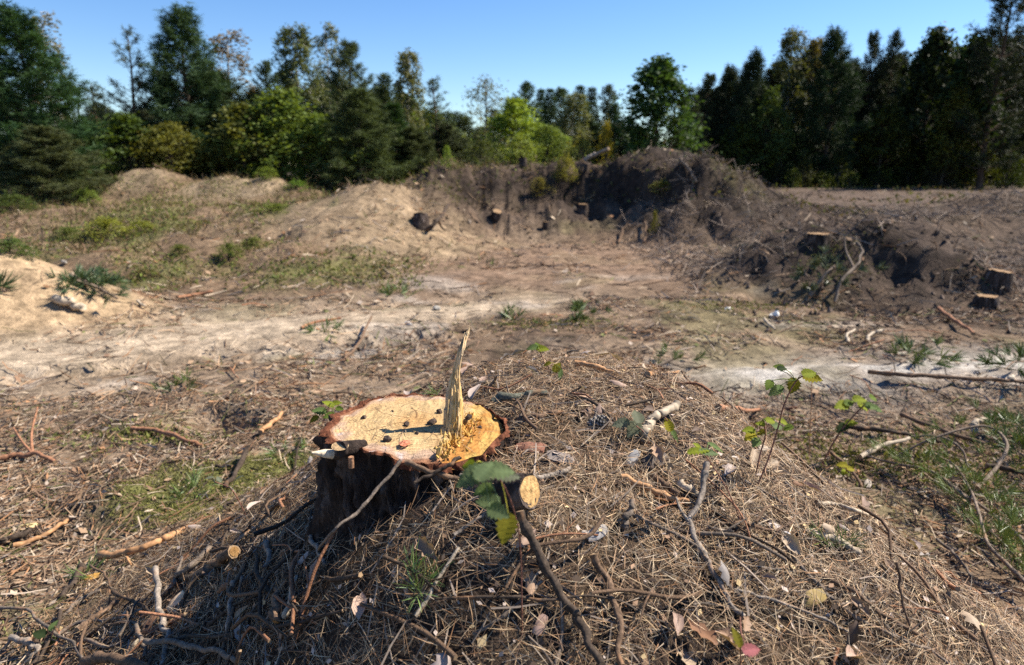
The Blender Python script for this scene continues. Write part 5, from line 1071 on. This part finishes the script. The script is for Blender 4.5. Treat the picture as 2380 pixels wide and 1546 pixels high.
k_ = 320; a = g.uniform(0, 6.28, k_); rr = .165 * np.sqrt(g.random(k_)); xx_ = rr * np.cos(a); yy_ = rr * np.sin(a); LL = g.uniform(.002, .008, k_); ribbons(mb, np.stack([SX + xx_, SY + yy_, np.full(k_, SZ + .0025)], 1), rdir(k_, g) * np.array([1, 1, .15]), np.cross(rdir(k_, g), [0, 0, 1.0]), LL, LL * g.uniform(.3, .8, k_), 1, None, np.array([(.55, .36, .15), (.12, .08, .05), (.62, .45, .22)])[g.integers(0, 3, k_)])
tag(link('pine_needle_litter', mb.mesh('pine_needle_litter', [M_litter])), 'brown dry pine needles covering the mound around the stump', None, None, 'stuff')
# crumbs, chips and sawdust on the mound
mb = MB(); x, y = place(14000, (-1.6, 1.8), (.55, 2.8), acc, g); n = len(x); p, d, n_ = lay(x, y, .004, .026, g, .3)
CC = np.array([(.52, .38, .20), (.10, .07, .05), (.30, .19, .12), (.46, .37, .31), (.06, .045, .035)]); col = CC[g.choice(5, n, p=[.09, .25, .26, .22, .18])] * g.uniform(.7, 1.15, (n, 1)); L = g.uniform(.004, .018, n) * np.where(g.random(n) < .04, 1.6, 1)
diamonds(mb, p, d, unit(np.cross(d, n_) + rdir(n, g) * .5), L, L * g.uniform(.35, .9, n), col)
x, y = place(2600, (-1.6, 1.8), (.55, 2.8), acc, g); n = len(x); p, d, n_ = lay(x, y, .004, .028, g, .16); prisms(mb, p, d, g.uniform(.03, .11, n), g.uniform(.0009, .0024, n), np.array([.22, .175, .14]) * g.uniform(.4, 1.5, (n, 1)), g.normal(0, .3, n), g)
tag(link('wood_crumbs', mb.mesh('wood_crumbs', [M_chip], False)), 'sawdust, bark crumbs and fine twigs mixed into the needle litter', None, None, 'stuff')
# litter on the flat
mb = MB(); FC = np.array([(.30, .20, .125), (.22, .135, .085), (.42, .33, .235), (.075, .055, .042), (.34, .27, .21), (.27, .145, .075), (.12, .125, .045)])
for n0, ya, yb, s0, pr in ((165000, .6, 3.6, .75, .5), (46000, 3.4, 6.5, 1.5, .45), (20000, 6.2, 11.5, 2.6, .35), (9000, 11, 22, 4.5, .25)):
    def accf(x, y):
        k = (np.abs(x) < .85 * y + 1.2) & (mound_r(x, y) > .88); trk = np.exp(-((y - 5.10 - .52 * (x + 2.2)) / .95) ** 2) * (x < .6); gs = np.exp(-((y - 3.85 - .06 * x) / .4) ** 2) * (x > .8)
        sp = bump(x, y, -4.85, 5.7, 2.0, 1.3) > .1
        k = k & ~((bump(x, y, -.98, 2.5, .9, .52) > .25) & (g.random(len(x)) < .75))
        return k & (g.random(len(x)) > np.clip(.92 * trk + .85 * gs, 0, .95)) & ~(sp & (g.random(len(x)) < .93)) & (g.random(len(x)) < (.38 if yb < 4 else .15) + .9 * ss(-.25, .3, fbm(x * 1.6, y * 1.6, 3, 401)))
    x, y = place(n0, (-.85 * yb - 1.0, .85 * yb + 1.0), (ya, yb), accf, g); n = len(x); m = int(n * pr); p, d, n_ = lay(x, y, .0, .02 * s0 ** .5, g, .2)
    rightdark = ss(1.2, 3, x - .1 * y)[:, None]; col = FC[g.choice(7, n, p=[.26, .2, .13, .14, .1, .1, .07])] * g.uniform(.6, 1.25, (n, 1)); col = col * (1 - .28 * rightdark)
    prisms(mb, p[:m], d[:m], g.uniform(.04, .17, m) * s0 ** .75, g.uniform(.0012, .0035, m) * s0 ** .8, col[:m] * 1.05, g.normal(0, .35, m), g)
    L = (.008 + .045 * g.random(n - m) ** 2.2) * s0 ** .7; diamonds(mb, p[m:], d[m:], unit(np.cross(d[m:], n_[m:]) + rdir(n - m, g) * .55), L, L * g.uniform(.12, .7, n - m), col[m:])
tag(link('forest_litter', mb.mesh('forest_litter', [M_chip], False)), 'bark, chips, needles and splinters strewn over the flat ground', None, None, 'stuff')
# dirt clods on the dark ground at right and on the bank
mb = MB()
for n0, xr, yr, f in ((1500, (1.5, 9), (5.0, 9.5), lambda x, y: (x > 1.2 + .1 * y) & (np.abs(x) < .8 * y)), (1500, (-1.8, 6.5), (10.3, 15), lambda x, y: np.abs(x) < .8 * y), (500, (-2.4, 1.2), (1.9, 4.0), lambda x, y: mound_r(x, y) > 1.0)):
    x, y = place(n0, xr, yr, f, g); n = len(x); s = g.uniform(.008, .030, n) * (1 if yr[0] > 4 else .45) * np.where(g.random(n) < .04, 1.5, 1); c = np.stack([x, y, height(x, y) + s * .2], 1)
    oc = np.array([(1, 0, 0), (0, 1, 0), (-1, 0, 0), (0, -1, 0), (0, 0, 1), (0, 0, -1)], float); V = c[:, None] + oc[None] * s[:, None, None] * g.uniform(.5, 1.3, (n, 6, 1)) + g.normal(0, .2, (n, 6, 3)) * s[:, None, None]
    b_ = (np.arange(n) * 6)[:, None]; F = np.concatenate([b_ + np.array(q) for q in ((0, 1, 4), (1, 2, 4), (2, 3, 4), (3, 0, 4), (1, 0, 5), (2, 1, 5), (3, 2, 5), (0, 3, 5))]); mb.add(V.reshape(-1, 3), F, 0, np.repeat(np.array([.10, .073, .056]) * g.uniform(.5, 1.6, (n, 1)), 6, 0))
tag(link('soil_clods', mb.mesh('soil_clods', [M_chip], False)), 'loose dark clods of soil on the disturbed ground', None, None, 'stuff')
# roots and dead stalks hanging from the cut bank, brushwood on the heaps
mb = MB()
x, y = place(1500, (-1.8, 5.6), (10.8, 15), lambda x, y: (np.abs(x) < .8 * y) & ((np.abs(y - bank_edge(x)) < .9) | (bump(x, y, 3.6, 12.8, 1.8, 2.4) > .15)) & (g.random(len(x)) < .6), g); n = len(x); p, d, n_ = lay(x, y, .0, .04, g, .3)
prisms(mb, p, d, g.uniform(.10, .55, n), g.uniform(.002, .008, n), np.array([.085, .06, .042]) * g.uniform(.2, 1.8, (n, 1)), g.normal(0, .5, n), g)
x, y = place(6500, (1.8, 9), (5.2, 12.5), lambda x, y: (np.abs(x) < .8 * y) & (fbm(x * .8, y * .8, 3, 777) > .0), g); n = len(x); p, d, n_ = lay(x, y, .0, .07, g, .4)
prisms(mb, p, d, g.uniform(.10, .6, n), g.uniform(.0015, .006, n), np.array([.20, .155, .12]) * g.uniform(.2, 1.8, (n, 1)), g.normal(0, .5, n), g)
tag(link('brushwood', mb.mesh('brushwood', [M_chip], False)), 'thin dead roots and brushwood strewn over the bank and the dark heaps', None, None, 'stuff')
# moss, grass and low weeds
mb = MB()
x, y = place(52000, (-2.0, -.2), (1.9, 3.1), lambda x, y: (bump(x, y, -.98, 2.5, .9, .52) + .3 * fbm(x * 5, y * 5, 3, 501) > .22) & (mound_r(x, y) > .6), g); n = len(x); p, d, n_ = lay(x, y, 0, .012, g, .9)
diamonds(mb, p, unit(d + n_ * .5), rdir(n, g), g.uniform(.006, .017, n), g.uniform(.0025, .005, n), np.array([.18, .175, .052]) * g.uniform(.4, 1.4, (n, 1)))
for cx, cy, rx, ry, nn in ((-2.05, 2.05, .22, .1, 1500), (-1.7, 3.0, .3, .12, 700), (.3, 5.4, .5, .2, 900), (1.6, 2.75, .7, .25, 2400), (2.0, 6.0, .5, .3, 900), (3.3, 6.9, .35, .25, 700)):
    x = cx + rx * g.normal(size=nn) * .6; y = cy + ry * g.normal(size=nn) * .6; p, d, n_ = lay(x, y, 0, .015, g, .8); diamonds(mb, p, unit(d + n_ * .5), rdir(nn, g), g.uniform(.015, .04, nn), g.uniform(.005, .012, nn), np.array([.15, .155, .045]) * g.uniform(.5, 1.4, (nn, 1)))
tag(link('moss', mb.mesh('moss', [M_moss], False)), 'yellow-green moss on the ground left of the stump', None, None, 'stuff')
mb = MB()
def accw(x, y): return (np.abs(x) < .8 * y + .5) & (x < -.9) & (fbm(x * 1.2, y * .9, 4, 17) + .15 * g.normal(size=len(x)) > .02) & (bump(x, y, -4.85, 5.7, 2.2, 1.5) < .05) & (bump(x, y, -1.9, 10.4, 2.2, 2.3) < .12)
x, y = place(60000, (-11, -.9), (6.8, 15), accw, g); n = len(x); p = np.stack([x, y, height(x, y) + np.abs(g.normal(0, .05, n))], 1); L = g.uniform(.018, .06, n)
WC = np.array([(.14, .17, .04), (.18, .19, .05), (.09, .12, .035), (.21, .16, .07), (.14, .10, .06)]); diamonds(mb, p, rdir(n, g) + np.array([0, 0, .5]), rdir(n, g), L, L * .45, WC[g.choice(5, n, p=[.22, .16, .22, .2, .2])] * g.uniform(.6, 1.25, (n, 1)))
x, y = place(15000, (-11, -.2), (8.5, 16.5), lambda x, y: (np.abs(x) < .8 * y + .5) & (fbm(x * .9, y * .7, 3, 811) + .2 * g.normal(size=len(x)) > .0), g); n = len(x); p = np.stack([x, y, height(x, y)], 1); L = g.uniform(.05, .20, n); diamonds(mb, p, unit(rdir(n, g) * .8 + np.array([0, 0, .7])), rdir(n, g), L, L * .10, np.array([(.26, .20, .12), (.16, .11, .07), (.13, .14, .05)])[g.choice(3, n, p=[.45, .35, .2])] * g.uniform(.5, 1.2, (n, 1)))
def accp(x, y): return (np.abs(x) < .8 * y) & (x > -2) & (x < 6.5) & (np.abs(y - bank_edge(x) - .3) < .7) & (g.random(len(x)) < .5)
x, y = place(9000, (-2, 6.5), (11.5, 16), accp, g); n = len(x); p = np.stack([x, y, height(x, y) + np.abs(g.normal(0, .04, n))], 1); L = g.uniform(.03, .09, n); diamonds(mb, p, rdir(n, g) + np.array([0, 0, .4]), rdir(n, g), L, L * .5, WC[g.choice(5, n, p=[.1, .16, .14, .3, .3])] * g.uniform(.5, 1.1, (n, 1)))
x, y = place(5000, (3, 24), (14, 27), lambda x, y: (np.abs(x) < .8 * y) & (fbm(x * .6, y * .6, 3, 601) > .05), g); n = len(x); p = np.stack([x, y, height(x, y) + np.abs(g.normal(0, .05, n))], 1); L = g.uniform(.05, .16, n); diamonds(mb, p, rdir(n, g) + np.array([0, 0, .4]), rdir(n, g), L, L * .4, WC[g.choice(5, n, p=[.12, .14, .14, .3, .3])] * g.uniform(.5, 1.1, (n, 1)))
tag(link('low_weeds', mb.mesh('low_weeds', [M_moss], False)), 'low green and straw-coloured weeds growing on the berm and bank lip', None, None, 'stuff')
